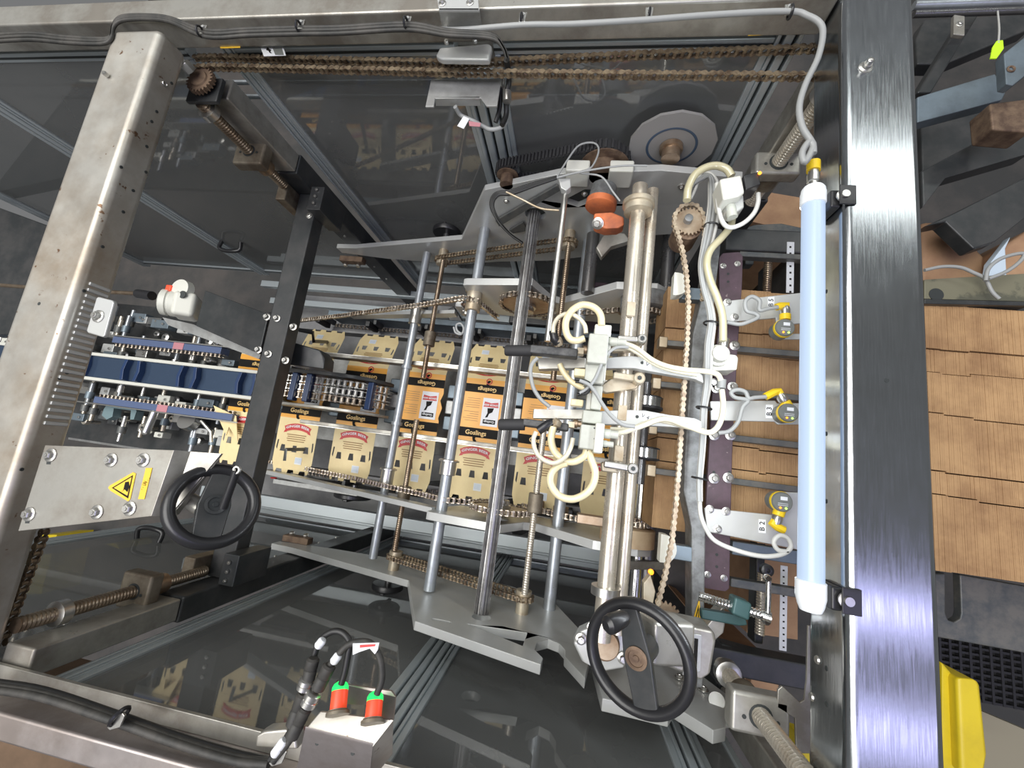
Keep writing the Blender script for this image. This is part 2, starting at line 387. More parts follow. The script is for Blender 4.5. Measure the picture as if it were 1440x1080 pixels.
def cbeam(name, y0, y1, yin, mat_, lab, x0, x1, d0=.55, d1=.607):
    t = thing(name, lab, 'beam', ((x0+x1)/2, (y0+y1)/2, d1), 'top frame beams')
    a, b = (y0, y1)
    G().box(x0, x1, a, b, d0, d1).build('channel', mat_, t, bev=.004, seg=3)
    return t
tb = cbeam('frame_beam', .717, .765, .717, M['oldsteel'], 'grey steel beam along the top of the picture carrying the cable run', -1.7, .318)
G().box(-1.7, .318, .765, .80, .585, .60).build('flange', M['oldsteel'], tb, bev=.002)
bb = cbeam('frame_beam', -.462, -.428, -.43, M['pinksteel'], 'scuffed steel beam crossing the lower left corner under dusty cables', -1.2, .318)
G().box(-1.2, .318, -.428, -.405, .598, .604).build('flange', M['oldsteel'], bb, bev=.001)
struct(G().box(-1.7, -.3, -.9, -.62, .9, 1.0), 'trim_1', M['kraft2'])

# conduit tubes running above the upper beam
t = G().tube([(-1.8, .80, .545), (-.95, .80, .545), (.30, .82, .545)], .006, 10, 1).build('conduit_pipe', M['zinc']); tag(t, 'thin pale conduit pipe running above the top beam', 'pipe')
# ================================================================= CORNER POSTS
def post(x0, x1, y0, y1, lab, dsplit):
    t = thing('corner_post', lab, 'post', ((x0+x1)/2, (y0+y1)/2, 2.45), 'corner posts')
    G().box(x0, x1, y0, y1, .672 if x0 < 0 and y0 > 0 else .608, dsplit).build('upper_tube', M['oldsteel'], t, bev=.004)
    G().box(x0-.004, x1+.004, y0-.004, y1+.004, dsplit, 2.45).build('lower_tube', M['black'], t, bev=.004)
    return t
pUL = post(-.85, -.79, .665, .715, 'black corner post going down at the upper left behind the rusty sprocket', .90)
pLL = post(-.83, -.775, -.425, -.38, 'black corner post going down at the lower left beside the brown screw', .86)
pUR = post(.33, .39, .665, .715, 'corner post behind the broad right beam at the top', .95)
pLR = post(.33, .39, -.425, -.375, 'corner post at the lower right under the brown screw block', .95)
for par, yy, s in ((pUL, .66, 1), (pLL, -.375, -1)):
    bolts(par, [(-.815, yy-s*.004, 1.09+.11*k) for k in range(5)], (0, -s, 0), .004, .005, False)
# ================================================================= GUARD DOORS AND EXTRUSIONS
def extr(x0, x1, y0, y1, d0, d1, lab, face=-1, slots=2, name='aluminium_extrusion'):
    """vertical T-slot profile; open slots on the face towards the machine (face = -1: low y)"""
    g = G(); wd = (x1-x0)/slots; pts = []; yf = y0 if face < 0 else y1; yb = y1 if face < 0 else y0; s = 1 if face < 0 else -1
    pts.append((x0, yb)); pts.append((x0, yf))
    for k in range(slots):
        c = x0+wd*(k+.5); h = wd*.13
        pts += [(c-h*1.7, yf), (c-h, yf+s*.002), (c-h, yf+s*.012), (c+h, yf+s*.012), (c+h, yf+s*.002), (c+h*1.7, yf)]
    pts += [(x1, yf), (x1, yb)]
    t = thing(name, lab, 'aluminium profile', ((x0+x1)/2, (y0+y1)/2, d1), 'upright aluminium profiles')
    g.prism(pts, 'd', d0, d1); g.build('profile', M['profile'], t, bev=.0012, seg=1)
    g = G()
    for k in range(slots):
        c = x0+wd*(k+.5); h = wd*.125; g.box(c-h, c+h, min(yf+s*.0105, yf+s*.0119), max(yf+s*.0105, yf+s*.0119), d0+.002, d1)
    g.build('slot', M['groove'], t)
    return t
YU, YL = .73, -.44
extr(-.778, -.748, YU-.002, YU+.03, .612, 1.76, 'aluminium profile next to the upper left corner post')
extr(-.288, -.215, YU-.004, YU+.036, .70, 1.76, 'triple slotted profile below the sheet bracket in the middle of the top beam', slots=3)
extr(.262, .302, YU-.004, YU+.03, .612, 1.76, 'aluminium profile slanting down at the upper right beside the nut block')
extr(-1.60, -1.55, YU-.004, YU+.03, .612, 1.76, 'aluminium profile beyond the left beam, crossing behind it')
extr(-2.28, -2.24, YU-.004, YU+.03, .612, 1.76, 'farthest left aluminium profile of the upper guard wall')
extr(-.78, -.752, YL-.03, YL+.002, .600, 2.05, 'long aluminium profile beside the lower left corner post', face=1)
extr(-.268, -.215, YL-.036, YL+.004, .62, 2.05, 'slotted profile rising beside the box with two red lights', face=1, slots=3)
extr(.225, .262, YL-.036, YL+.004, .612, 2.05, 'slotted profile below the right handwheel at the bottom edge', face=1)
extr(-1.60, -1.56, YL-.036, YL+.004, .612, 2.05, 'aluminium profile behind the steel cover plate at the far left', face=1)

def door(x0, x1, y, face, d0, d1, lab, handle=None):
    t = thing('guard_door', lab, 'guard door', ((x0+x1)/2, y, d1), 'clear guard doors')
    th = .004; s = face
    G().box(x0+.006, x1-.006, min(y-s*.004, y-s*(.004+th)), max(y-s*.004, y-s*(.004+th)), d0+.02, d1-.02).build('pane', M['poly'], t)
    for nm, a, b in (('top_rail', d0, d0+.022), ('bottom_rail', d1-.03, d1)):
        g = G(); ya, yb_ = y, y-s*.028
        g.box(x0, x1, min(ya, yb_), max(ya, yb_), a, b); o = g.build(nm, M['profile'], t, bev=.002)
        g = G(); g.box(x0, x1, min(y, y+s*.001), max(y, y+s*.001), a+(b-a)*.4, a+(b-a)*.6); g.build('slot', M['groove'], o)
    for a, b in ((x0, x0+.012), (x1-.012, x1)):
        G().box(a, b, min(y+s*.001, y-s*.024), max(y+s*.001, y-s*.024), d0+.022, d1-.03).build('side_rail', M['profile'], t, bev=.002)
    if handle:
        hx, hd = handle
        G().tube([(hx-.045, y, hd), (hx-.045, y+s*.03, hd-.004), (hx-.02, y+s*.04, hd), (hx+.02, y+s*.04, hd), (hx+.045, y+s*.03, hd+.004), (hx+.045, y, hd)], .008, 10, 4).build('handle', M['plastic'], t)
    return t
door(-2.24, -1.60, YU, -1, .62, 1.74, 'clear door pane beyond the left beam at the far upper left')
door(-1.55, -.862, YU, -1, .62, 1.74, 'hazy clear door pane with a black pull handle right of the left beam', (-1.48, 1.44))
door(-.748, -.288, YU, -1, .62, 1.74, 'dark clear door pane between the black corner post and the triple slotted profile')
door(-.215, .262, YU, -1, .62, 1.74, 'dark clear door pane behind the grey disc and the toothed belt')
door(-1.56, -.86, YL, 1, .61, 2.03, 'clear door pane with black pull handles below the left handwheel', (W(208, 760, -.44)[0], W(208, 760, -.44)[2]))
door(-.752, -.268, YL, 1, .61, 2.03, 'clear door pane mirroring cartons at the bottom left')
door(-.215, .225, YL, 1, .61, 2.03, 'clear door pane below the long slotted side plate at the bottom centre')
door(.262, .33, YL, 1, .61, 2.03, 'narrow clear pane at the lower right beside the end profile')
# second pull handle seen through the lower left door
# ================================================================= BASE PAN
def pan(name, lab, x0, x1, y0, y1, d0, d1, m, cat='panel', grp=None):
    return tag(G().box(x0, x1, y0, y1, d0, d1).build(name, m, bev=.003), lab, cat, grp)
pan('base_sheet', 'grey sheet floor of the machine under the upper conveyor side', -1.56, .33, .30, .71, 1.95, 1.96, M['pan'])
lone(G().box(-.28, .32, .50, .655, 1.50, 1.94), 'dark_fill_box', 'black', 'added black box darkening the depth low behind the upper end of the spline shaft', 'housing', bev=.006)  # added black mass that darkens the depth under the upper plate
lone(G().box(-.02, .06, .49, .56, 1.22, 1.50), 'motor_block', 'phenolic', 'purple brown motor block low behind the adjusting screw, upper side', 'motor', bev=.006)
pan('base_sheet', 'grey sheet floor of the machine under the lower conveyor side', -1.56, .33, -.43, .02, 2.05, 2.06, M['pan'])
g = G()
for d, y in ((1.72, .655), (1.80, .60)): g.box(-1.55, .30, y, y+.03, d, d+.03)
tag(g.build('floor_rail', M['profile'], bev=.003), 'pair of bright aluminium rails low along the upper guard wall', 'rail')
for i, (y, d, lab) in enumerate(((-.30, 1.62, 'bright aluminium rail under the lower chain, nearest the conveyor'), (-.345, 1.80, 'second bright aluminium rail below the lower chain'), (-.40, 1.97, 'lowest bright aluminium rail against the bottom guard wall'))):
    tag(G().box(-1.5, .32, y-.022, y+.022, d, d+.03).build('floor_rail', M['profile'], bev=.003), lab, 'rail', 'lower aluminium rails')
# dark cross frame bars low in the machine
for a, b, w_, lab in (((-.60, .62, 1.75), (-.42, .38, 1.80), .05, 'black frame bar low behind the upper shafts'), ((-.95, -.25, 1.78), (-.50, -.15, 1.82), .05, 'black slotted frame bar low under the lower left plate tip'),
                      ((-.20, -.30, 1.85), (.10, -.10, 1.75), .05, 'black frame bar low behind the lower splined shaft')):
    tag(G().bar(a, b, w_, .05).build('frame_bar', M['black'], bev=.004), lab, 'bar', 'low black frame bars')

# ================================================================= CROSS MEMBER between the left posts
t = thing('cross_member', 'black flat steel cross member slanting between the two left corner posts', 'beam', (-.80, .145, 1.05))
xm0, xm1 = -.835, -.775
G().box(xm0, xm1, -.375, .66, .985, 1.03).build('flat_bar', M['black'], t, bev=.003)
for y in (.66, -.375):
    s = 1 if y > 0 else -1
    G().box(-.775, -.735, min(y, y-s*.07), max(y, y-s*.07), .95, 1.06).build('gusset', M['black'], t, bev=.002)
    bolts(t, [(-.755, y-s*(.012+.02*k), .95) for k in range(3)], (0, 0, -1), .0045, .006, False)
    G().box(-.868, -.838, min(y, y-s*.05), max(y, y-s*.05), .94, 1.02).build('end_block', M['bronze'], t, bev=.003)
bolts(t, [Q(u, v, .985) for u, v in ((376, 446), (390, 448), (413, 460), (402, 507), (378, 498), (364, 492))], (0, 0, -1), .0065, .010)
p = Q(434, 303, .985); G().bolt((p[0]+.002, p[1], .985), (0, 0, -1), .006, .004).build('bolt', M['nickel'], t)
# box arm with white motor
t = thing('motor_bracket', 'black folded box arm bolted to the cross member, holding the pale motor', 'arm', Q(330, 450, 1.12))
a = Q(283, 437, 1.07); b = Q(372, 470, 1.05)
G().slab([Q(288, 408, 1.02), Q(378, 442, 1.0), Q(365, 498, 1.0), Q(275, 458, 1.02)], (0, 0, .10)).build('box_arm', M['black'], t, bev=.003)
G().slab([Q(272, 456, 1.10), Q(368, 494, 1.08), Q(364, 505, 1.08), Q(236, 457, 1.12), Q(228, 446, 1.12)], (0, 0, .015)).build('flange', M['galv'], t, bev=.001)
t2 = thing('overhead_bracket', 'black rounded arm reaching right from the cross member over the carton', 'arm', Q(440, 500, 1.15))
G().slab([Q(408, 480, 1.06), Q(450, 492, 1.08), Q(457, 503, 1.09), Q(455, 519, 1.09), Q(402, 512, 1.07)], (0, 0, .05)).build('arm_plate', M['black'], t2, bev=.004)
t = thing('geared_motor', 'pale round motor with a screwed cap on the brown rod, left of the black arm', 'motor', Q(245, 425, 1.10))
c = Q(226, 424, 1.0); dr = Vector((.75, .06, .45)).normalized()
G().lathe(c, dr, [(0, .030), (.004, .037), (.018, .038), (.020, .035), (.024, .035), (.026, .038), (.040, .038)], 28).build('end_cap', M['offwhite'], t)
g = G(); e_ = dr.cross(Vector((0, 0, 1))).normalized(); f_ = dr.cross(e_)
for k in range(4): a_ = PI/4+k*PI/2; pc = Vector(c)+(e_*math.cos(a_)+f_*math.sin(a_))*.029; G().cyl(pc-dr*.0012, pc+dr*.002, .0024, 8).build('screw', M['groove'], t)
G().torus(Vector(c)-dr*.0006, dr, .0125, .0011, 20, 6).build('ring', M['bronze'], t)
G().obox(Vector(c)+dr*.055+Vector((.012, -.004, 0)), dr*.028, e_*.036, f_*.036).build('gear_body', M['offwhite'], t, bev=.012, seg=3)
G().lathe(Vector(c)+dr*.03+e_*(-.02)+Vector((.03, .02, 0)), (0, 0, -1), [(0, .03), (.02, .028), (.022, .013)], 24).build('shaft_boss', M['offwhite'], t)
G().cyl(Vector(c)+dr*.03+Vector((.047, .022, -.0235)), Vector(c)+dr*.03+Vector((.047, .022, -.022)), .011, 16).build('bore', M['groove'], t)
G().cbox((c[0]+.022, c[1]+.040, c[2]-.004), .018, .018, .012).build('red_lever', M['redcap'], t, bev=.003)
r_ = thing('drive_rod', 'brown rod with a black coupling entering the pale motor from the left', 'rod', Q(170, 410, 1.1))
G().tube([Q(0, 401, 1.08), Q(100, 408, 1.08), Q(196, 413, 1.06)], .0065, 12, 1).build('rod', M['leadscrew'], r_)
G().cyl(Q(194, 413, 1.06), Q(214, 416, 1.05), .0135, 18).build('coupling', M['plastic'], r_)
# ================================================================= LEAD SCREWS, NUT BLOCKS, TOP CHAIN
def leadscrew(x, y, d0, d1, lab, m='leadscrew', db=.80, s=1, r=.0125, label_block='', bx=.062, by=.05, collar=None, bm='bronze'):
    t = thing('lead_screw', lab, 'lead screw', (x, y, d1), 'upright lead screws')
    G().screw((x, y, d0), (x, y, d1), r, .0062, 16).build('threaded_rod', M[m], t)
    if collar: G().lathe((x, y, collar), (0, 0, 1), [(0, r+.002), (.002, r+.008), (.018, r+.008), (.020, r+.002)], 20).build('clamp_collar', M['nickel'], t)
    b = thing('nut_block', label_block, 'nut block', (x, y, db+.03), 'lead screw nut blocks')
    G().box(x-bx/2, x+bx/2, y-by/2, y+by/2, db, db+.03).build('block', M[bm], b, bev=.006)
    G().lathe((x, y, db-.0005), (0, 0, 1), [(0, r*1.25), (.0003, r*1.25)], 20).build('bore', M['groove'], b)
    G().lathe((x, y, db+.03), (0, 0, 1), [(0, r+.008), (.035, r+.008), (.036, r+.003)], 20).build('flange_nut', M['brownsteel' if bm == 'bronze' else 'bronze'], b)
    for sx in (-1, 1): G().cyl((x+sx*bx*.28, y-.004, db-.001), (x+sx*bx*.28, y-.004, db+.001), .003, 10).build('pin', M['groove'], b)
    return t, b
p = Q(350, 212, .80); X1, Y1 = p[0], p[1]
leadscrew(X1, Y1, .662, .93, 'brown lead screw hanging below the rusty sprocket at the upper left', label_block='stained square nut block on the upper left lead screw', collar=.675, bx=.080, by=.070)
p = Q(187, 832, .80); X2, Y2 = p[0], p[1]
leadscrew(X2, Y2, .615, .97, 'shiny brown lead screw at the lower left', label_block='brown rounded nut block on the lower left lead screw', collar=.665, bx=.07, by=.07)
p = Q(1095, 228, .80); X3, Y3 = p[0], p[1]
leadscrew(X3, Y3, .575, .93, 'thick lead screw at the upper right under the beam', m='rawtube', label_block='grey nut block on the upper right lead screw', collar=.63, r=.014, bx=.085, by=.05, bm='oldsteel')
p = Q(1070, 1008, .72); X4, Y4 = p[0], p[1]
leadscrew(X4, Y4, .575, .88, 'thick lead screw at the lower right corner running off the bottom edge', m='rawtube', db=.72, label_block='grey dusty nut block on the lower right lead screw', collar=.84, r=.013, bx=.08, by=.055, bm='oldsteel')
# tensioner tube between block and wall seen lower right (nut barrel)
t = thing('drive_sprocket', 'rusty toothed sprocket with a big hexagon bolt at the upper left corner', 'sprocket', (X1, Y1, .66))
XS, YS, _ = Q(283, 114, .640)
G().gear((XS, YS, .640), (0, 0, 1), .030, .010, 22, .005).build('toothed_wheel', M['rust'], t)
G().lathe((XS, YS, .632), (0, 0, 1), [(0, .017), (.004, .019)], 24).build('hub', M['rust'], t)
G().bolt((XS-.006, YS+.004, .628), (-.25, .25, -1), .0115, .022, False).build('bolt', M['nickel'], t)
G().box(XS-.040, XS+.034, YS-.036, YS+.02, .652, .662).build('bearing_plate', M['black'], t, bev=.002)
ya, yb = Q(290, 84, .635)[1], Q(290, 94, .635)[1]; yc, yd = Q(1140, 71, .635)[1], Q(1140, 107, .635)[1]; xl, xr = -.845, Q(1150, 90, .635)[0]+.03
lp = [(xl, ya+.001, .632)]+[(Q(u, v, .635)[0], Q(u, v, .635)[1], .632) for u, v in ((300, 83), (650, 92), (900, 80), (1140, 71))]+[(xr, yc, .636)]
lp2 = [(xr, yd, .636)]+[(Q(u, v, .635)[0], Q(u, v, .635)[1], .636) for u, v in ((1140, 107), (900, 105), (650, 102), (300, 94))]+[(xl, yb-.002, .636)]
cx_, cy_, rr_ = xr, (yc+yd)/2, (yc-yd)/2
arc = [(cx_+rr_*math.sin(a), cy_+rr_*math.cos(a), .636) for a in (PI*.25, PI*.5, PI*.75)]
t = thing('roller_chain', 'long rusty roller chain running in two strands below the top beam', 'chain', (-.3, .68, .645))
G().chain(lp+arc+lp2, (0, 0, 1), pitch=.0125, w_=.0075, ph=.0050).build('chain_links', M['rustchain'], t)
p0 = Q(62, 748, .625); p1 = Q(2, 905, .625)
t = G().chain([p0, p1], (0, 0, 1), pitch=.0115, w_=.0075, ph=.0056).build('roller_chain', M['rustchain']); tag(t, 'rusty roller chain along the inner side of the left beam bottom', 'chain')

# ================================================================= SIDE PLATES (vertical, profile in x / depth)
YM = .145
def plate(lab, prof, y, thick, name='side_plate', holes=(), slots=(), mat_='alu'):
    s = 1 if y > YM else -1
    t = thing(name, lab, 'side plate', ((prof[0][0]+prof[-1][0])/2, y, max(p[1] for p in prof)), 'machine side plates')
    loops = [prof]+[h for h in holes]
    G().prism(loops, 'y', y, y+s*thick).build('plate', M[mat_], t, bev=.0012, seg=1)
    return t
def circ(x, d, r, n=20): return [(x+r*math.cos(2*PI*k/n), d+r*math.sin(2*PI*k/n)) for k in range(n)]
OUT = [(-.885, 1.27), (-.81, 1.265), (-.40, 1.165), (-.278, .92), (-.085, .852), (.13, .833), (.30, .85), (.335, .93), (.30, 1.06), (.12, 1.10), (.02, 1.22), (-.12, 1.27), (-.30, 1.30), (-.45, 1.34), (-.72, 1.33), (-.885, 1.305)]
sx = -.157
tri = [(-.150, .925), (-.02, .925), (-.045, .975)]
slot_ = [(-.262+.010*math.cos(a)+(.024 if math.cos(a) > 0 else 0), .955+.0045*math.sin(a)) for a in [2*PI*k/12 for k in range(12)]]
def near(c, x0, x1): return c
pU = plate('upper outer side plate of grey aluminium with the stepped edge behind the black wires', OUT, YM+.50, .016, holes=[circ(sx, 1.015, .028), [(-.085, .955), (-.045, .975), (.0, .94), (.0, .905), (-.03, .905)]])
# lower outer plate has a deep round bite, built as two plates
OUTL = [(-.885, 1.27), (-.81, 1.265), (-.39, 1.16), (-.280, .915), (-.012, .838), (-.010, .865)]
bite = [(.006+.032*math.cos(a), .905+.045*math.sin(a)) for a in [math.radians(q) for q in (-120, -150, 180, 150, 120, 90, 60, 30)]]
OUTL += [(-.012, .87), (-.028, .895), (-.026, .93), (-.004, .955), (.018, .945), (.030, .92), (.030, .892), (.066, .822), (.070, .85), (.085, .95), (.06, 1.05), (0, 1.20), (-.12, 1.27), (-.30, 1.30), (-.45, 1.34), (-.72, 1.33), (-.885, 1.305)]
pL = plate('lower outer side plate of grey aluminium with triangular cutout and round bite', OUTL, YM-.50, .018, holes=[circ(sx, 1.005, .021), [(-.178, .953), (-.050, .968), (-.052, .900), (-.115, .928)], [(p[0]+.018, p[1]-.012) for p in slot_]])
ENDP = [(.095, .80), (.20, .795), (.215, .825), (.262, .775), (.285, .790), (.30, .83), (.335, .85), (.335, .89), (.30, .97), (.12, 1.02), (.085, .95)]
pE = plate('aluminium end plate with a notch under the right handwheel', ENDP, YM-.515, .020)
bolts(pE, [(.285, -.368, .90), (.25, -.368, .93)], (0, 1, 0), .006, .006)
INN = [(-.335, 1.05), (-.325, 1.045), (-.142, 1.018), (-.098, 1.118), (-.070, 1.133), (.071, 1.005), (.168, 1.0), (.20, 1.03), (.215, 1.10), (.20, 1.20), (.15, 1.26), (-.02, 1.26), (-.14, 1.28), (-.30, 1.26), (-.335, 1.15)]
pIU = plate('upper inner side plate of pale aluminium above the big brown sprocket', INN, YM+.30, .020, holes=[circ(sx, 1.10, .022)])
INL = [(-.332, .985), (-.318, .955), (-.135, .975), (-.108, 1.105), (-.075, 1.12), (.062, .985), (.135, .975), (.150, 1.05), (.14, 1.20), (-.02, 1.26), (-.14, 1.28), (-.30, 1.26), (-.335, 1.15)]
pIL = plate('lower inner side plate of pale aluminium below the bright chain', INN, YM-.30, .020, holes=[circ(sx, 1.10, .022)])
# guard strip on the left of the lower chain and the upper one
t = thing('chain_guide', 'long pale aluminium chain guide under the lower chain, left of the inner plate', 'chain guide', (-.68, -.157, 1.40))
G().slab([(-1.055, -.150, 1.375), (-.335, -.150, 1.085), (-.325, -.150, 1.12), (-1.055, -.150, 1.42)], (0, -.014, 0)).build('guide_strip', M['alu'], t, bev=.001)
G().box(-1.05, -.72, -.20, -.185, 1.44, 1.48).build('warning_plate', M['galv'], t)
p = W(397, 672, -.185); G().torus((p[0], -.184, 1.46), (0, 1, 0), .010, .002, 20, 6).build('red_ring', M['inkred'], t)
t = thing('chain_guide', 'short aluminium bar with two shaft bosses under the upper chain', 'chain guide', (-.45, .42, 1.16))
a = W(492, 445, .425); b = W(640, 442, .425)
G().slab([(a[0], .425, a[2]-.01), (b[0], .425, b[2]-.01), (b[0], .425, b[2]+.03), (a[0], .425, a[2]+.03)], (0, .012, 0)).build('guide_bar', M['alu'], t, bev=.001)
p = W(648, 430, .42); G().bar((p[0], .42, p[2]-.02), (p[0], .42, p[2]+.06), .022, .02, (0, 1, 0)).build('end_bracket', M['galv'], t, bev=.002)

# ================================================================= CROSS SHAFTS (along y)
def ends(u1, v1, u2, v2, d):
    a = Q(u1, v1, d); b = Q(u2, v2, d); x = (a[0]+b[0])/2; return (x, a[1], d), (x, b[1], d)
def shaft(lab, pts, d, r, m='zinc', sleeves=(), grp='cross shafts', name='cross_shaft', rings=()):
    a, b = ends(*pts, d); t = thing(name, lab, 'shaft', (a[0], (a[1]+b[1])/2, d+r), grp)
    G().cyl(a, b, r, 24).build('shaft_tube', M[m], t)
    for f, L, rr, mm in sleeves:
        p = Vector(a).lerp(Vector(b), f); G().lathe(p, (0, -1, 0), [(0, rr*1.05), (.002, rr*1.3), (.006, rr*1.3), (.007, rr), (L, rr), (L+.001, rr*.9)], 24).build('sleeve', M[mm], t)
    for f, rr in rings:
        p = Vector(a).lerp(Vector(b), f); G().lathe(p, (0, -1, 0), [(0, rr), (.010, rr)], 24).build('clamp_ring', M['zinc'], t)
    return t, Vector(a), Vector(b)
shaft('leftmost zinc cross shaft with two pale sleeves', (600, 356, 525, 785), 1.25, .0125, sleeves=((.20, .055, .0195, 'nickel'), (.73, .05, .0195, 'nickel')), rings=((.40, .017), (.585, .017)))
shaft('thick grey zinc cross shaft, second from the left', (682, 318, 604, 830), 1.10, .0145, sleeves=((.20, .062, .0215, 'beige'), (.675, .04, .021, 'nickel')))
t, a, b = shaft('dark ribbed spline shaft running across the middle of the machine', (752, 300, 676, 862), 1.02, .0142, m='spline', name='spline_shaft')
g = G()
for k in range(14):
    q = 2*PI*k/14; o_ = Vector((math.cos(q), 0, math.sin(q)))*.0149; g.bar(a+o_, b+o_, .0030, .0040, o_)
g.build('splines', M['splinerib'], t)
shaft('slim bright rod beside the spline shaft ending at the black vacuum gripper', (797, 255, 770, 480), .82, .0066, m='nickel', name='guide_rod')
shaft('grey round rod behind the braided hose loops', (838, 250, 770, 860), 1.14, .0150, m='zinc', grp=None)
t, TA, TB = shaft('large worn steel tube crossing the machine under the vacuum arms', (900, 262, 846, 900), .80, .0155, m='rawtube', name='main_tube')
p = TA.lerp(TB, .04)
G().lathe(p, (0, -1, 0), [(0, .029), (.003, .032), (.012, .032), (.013, .028), (.026, .028), (.028, .018)], 36).build('flange', M['beige'], t)
p = TA.lerp(TB, .90); G().lathe(p, (0, -1, 0), [(0, .025), (.014, .025), (.015, .020)], 28).build('clamp_collar', M['nickel'], t)
for f in (.32, .55, .635): p = TA.lerp(TB, f); G().box(p.x-.008, p.x+.008, p.y-.014, p.y+.014, .774, .782).build('key_block', M['beige'], t, bev=.001)
t2, a, b = shaft('second worn tube close behind the large main tube', (920, 268, 866, 890), .83, .0125, m='rawtube', name='support_tube')
shaft('blackened tube behind the large main tube on its right', (944, 300, 905, 850), 1.14, .018, m='spline', name='support_tube')
shaft('polished dark rod between the carton stack and the main tube', (905, 570, 898, 850), 1.12, .014, m='chrome', name='drive_rod')
shaft('dark brown flat bar left of the main tube near the flange', (893, 330, 880, 420), 1.08, .014, m='rust', name='support_bar')
shaft('dark tube between the orange casting and the inner plate', (838, 330, 822, 412), 1.05, .017, m='spline', name='support_tube')
# horizontal adjusting screws along y
def yscrew(lab, u1, v1, u2, v2, d, r, m, nut=None):
    a, b = ends(u1, v1, u2, v2, d); t = thing('adjusting_screw', lab, 'screw', (a[0], (a[1]+b[1])/2, d+r), 'cross adjusting screws')
    G().screw(a, b, r, .0055, 12).build('threaded_rod', M[m], t)
    if nut is not None:
        for f in nut: p = Vector(a).lerp(Vector(b), f); G().lathe(p, (0, -1, 0), [(0, .016), (.002, .018), (.045, .018), (.047, .012)], 20).build('nut', M['bronze'], t)
yscrew('brown adjusting screw between the two left cross shafts, upper half', 622, 366, 596, 532, 1.22, .0082, 'leadscrew', (.62,))
yscrew('brown adjusting screw between the two left cross shafts, lower half', 586, 590, 555, 775, 1.20, .0082, 'leadscrew', (.52,))
yscrew('bright adjusting screw right of the spline shaft, upper part above the arms', 800, 342, 778, 535, 1.08, .0082, 'leadscrew')
yscrew('bright adjusting screw right of the spline shaft, lower part', 768, 590, 736, 835, 1.06, .0082, 'rawtube', (.44,))

# ================================================================= CHAINS ON THE INNER PLATES
def ch_pts(lst, y): return [W(u, v, y) for u, v in lst]
yU = YM+.272; yL_ = YM-.272
t = thing('roller_chain', 'drive chain on the upper inner plate climbing over the small sprocket', 'chain', (-.6, yU, 1.3))
pts = ch_pts([(420, 451), (480, 444), (540, 436), (600, 428), (640, 421), (655, 419), (672, 424), (690, 439), (700, 447)], yU)
G().chain(pts, (0, 1, 0), pitch=.0145, w_=.0085, ph=.0058).build('chain_links', M['chain'], t)
def sprocket(lab, x, y, d, R_, teeth, m='brownsteel', hubr=.02, s=-1, boltn=4):
    t = thing('sprocket', lab, 'sprocket', (x, y, d+R_), 'chain sprockets')
    G().gear((x, y, d), (0, 1, 0), R_, .007, teeth, .006).build('toothed_wheel', M[m], t)
    G().lathe((x, y, d), (0, s, 0), [(0, hubr*1.25), (.010, hubr*1.25), (.011, hubr), (.022, hubr), (.023, hubr*.8)], 28).build('hub', M['nickel'], t)
    bolts(t, [(x+hubr*.95*math.cos(PI/4+k*2*PI/boltn), y+s*.010, d+hubr*.95*math.sin(PI/4+k*2*PI/boltn)) for k in range(boltn)], (0, s, 0), .0035, .004, False)
    return t
p = W(728, 437, yU); sprocket('big brown sprocket on the spline shaft under the upper inner plate', sx, yU, 1.085, .072, 42)
g = G(); n_ = 40
G().chain([(sx+.074*math.cos(a), yU, 1.085+.074*math.sin(a)) for a in [2*PI*k/n_ for k in range(n_)]], (0, 1, 0), pitch=.0145, w_=.0085, ph=.0055, closed=True).build('roller_chain', M['darkchain'])
tag(bpy.data.objects[-1] if False else COL.objects[-1], 'chain wrapped around the big brown sprocket of the upper inner plate', 'chain')
p = W(655, 430, yU); sprocket('small sprocket above the second cross shaft, upper side', p[0], yU, p[2]+.02, .034, 20, 'rust', .012)
t = G().chain(ch_pts([(764, 447), (800, 441), (840, 439), (868, 436), (885, 446)], yU+.004), (0, 1, 0), pitch=.0145, w_=.0085, ph=.0055).build('roller_chain', M['darkchain']); tag(t, 'short chain between the hose loop and the round housing, upper side', 'chain')
t = thing('roller_chain', 'long bright drive chain along the lower inner plate', 'chain', (-.6, yL_, 1.3))
pts = ch_pts([(368, 647), (410, 655), (450, 663), (500, 673), (540, 683), (590, 694), (625, 703), (660, 706), (690, 705)], yL_)
G().chain(pts, (0, 1, 0), pitch=.0145, w_=.0085, ph=.0058).build('chain_links', M['chain'], t)
t = thing('roller_chain', 'bright chain on the lower inner plate right of the spline shaft', 'chain', (0, yL_, 1.1))
G().chain(ch_pts([(735, 711), (770, 720), (800, 727), (835, 734), (870, 737), (900, 736)], yL_), (0, 1, 0), pitch=.0145, w_=.0085, ph=.0058).build('chain_links', M['chain'], t)
sprocket('toothed wheel at the lower end of the spline shaft', sx, yL_, 1.085, .072, 42, 'beige', s=1)
tag(G().chain([(sx+.074*math.cos(a), yL_, 1.085+.074*math.sin(a)) for a in [2*PI*k/n_ for k in range(n_)]], (0, 1, 0), pitch=.0145, w_=.0085, ph=.0055, closed=True).build('roller_chain', M['chain']), 'chain wrapped around the toothed wheel at the lower end of the spline shaft', 'chain')
G().lathe((sx, YM-.279, 1.085), (0, -1, 0), [(0, .045), (.003, .045)], 28).build('oil_ring', M['brownsteel'], pIL)

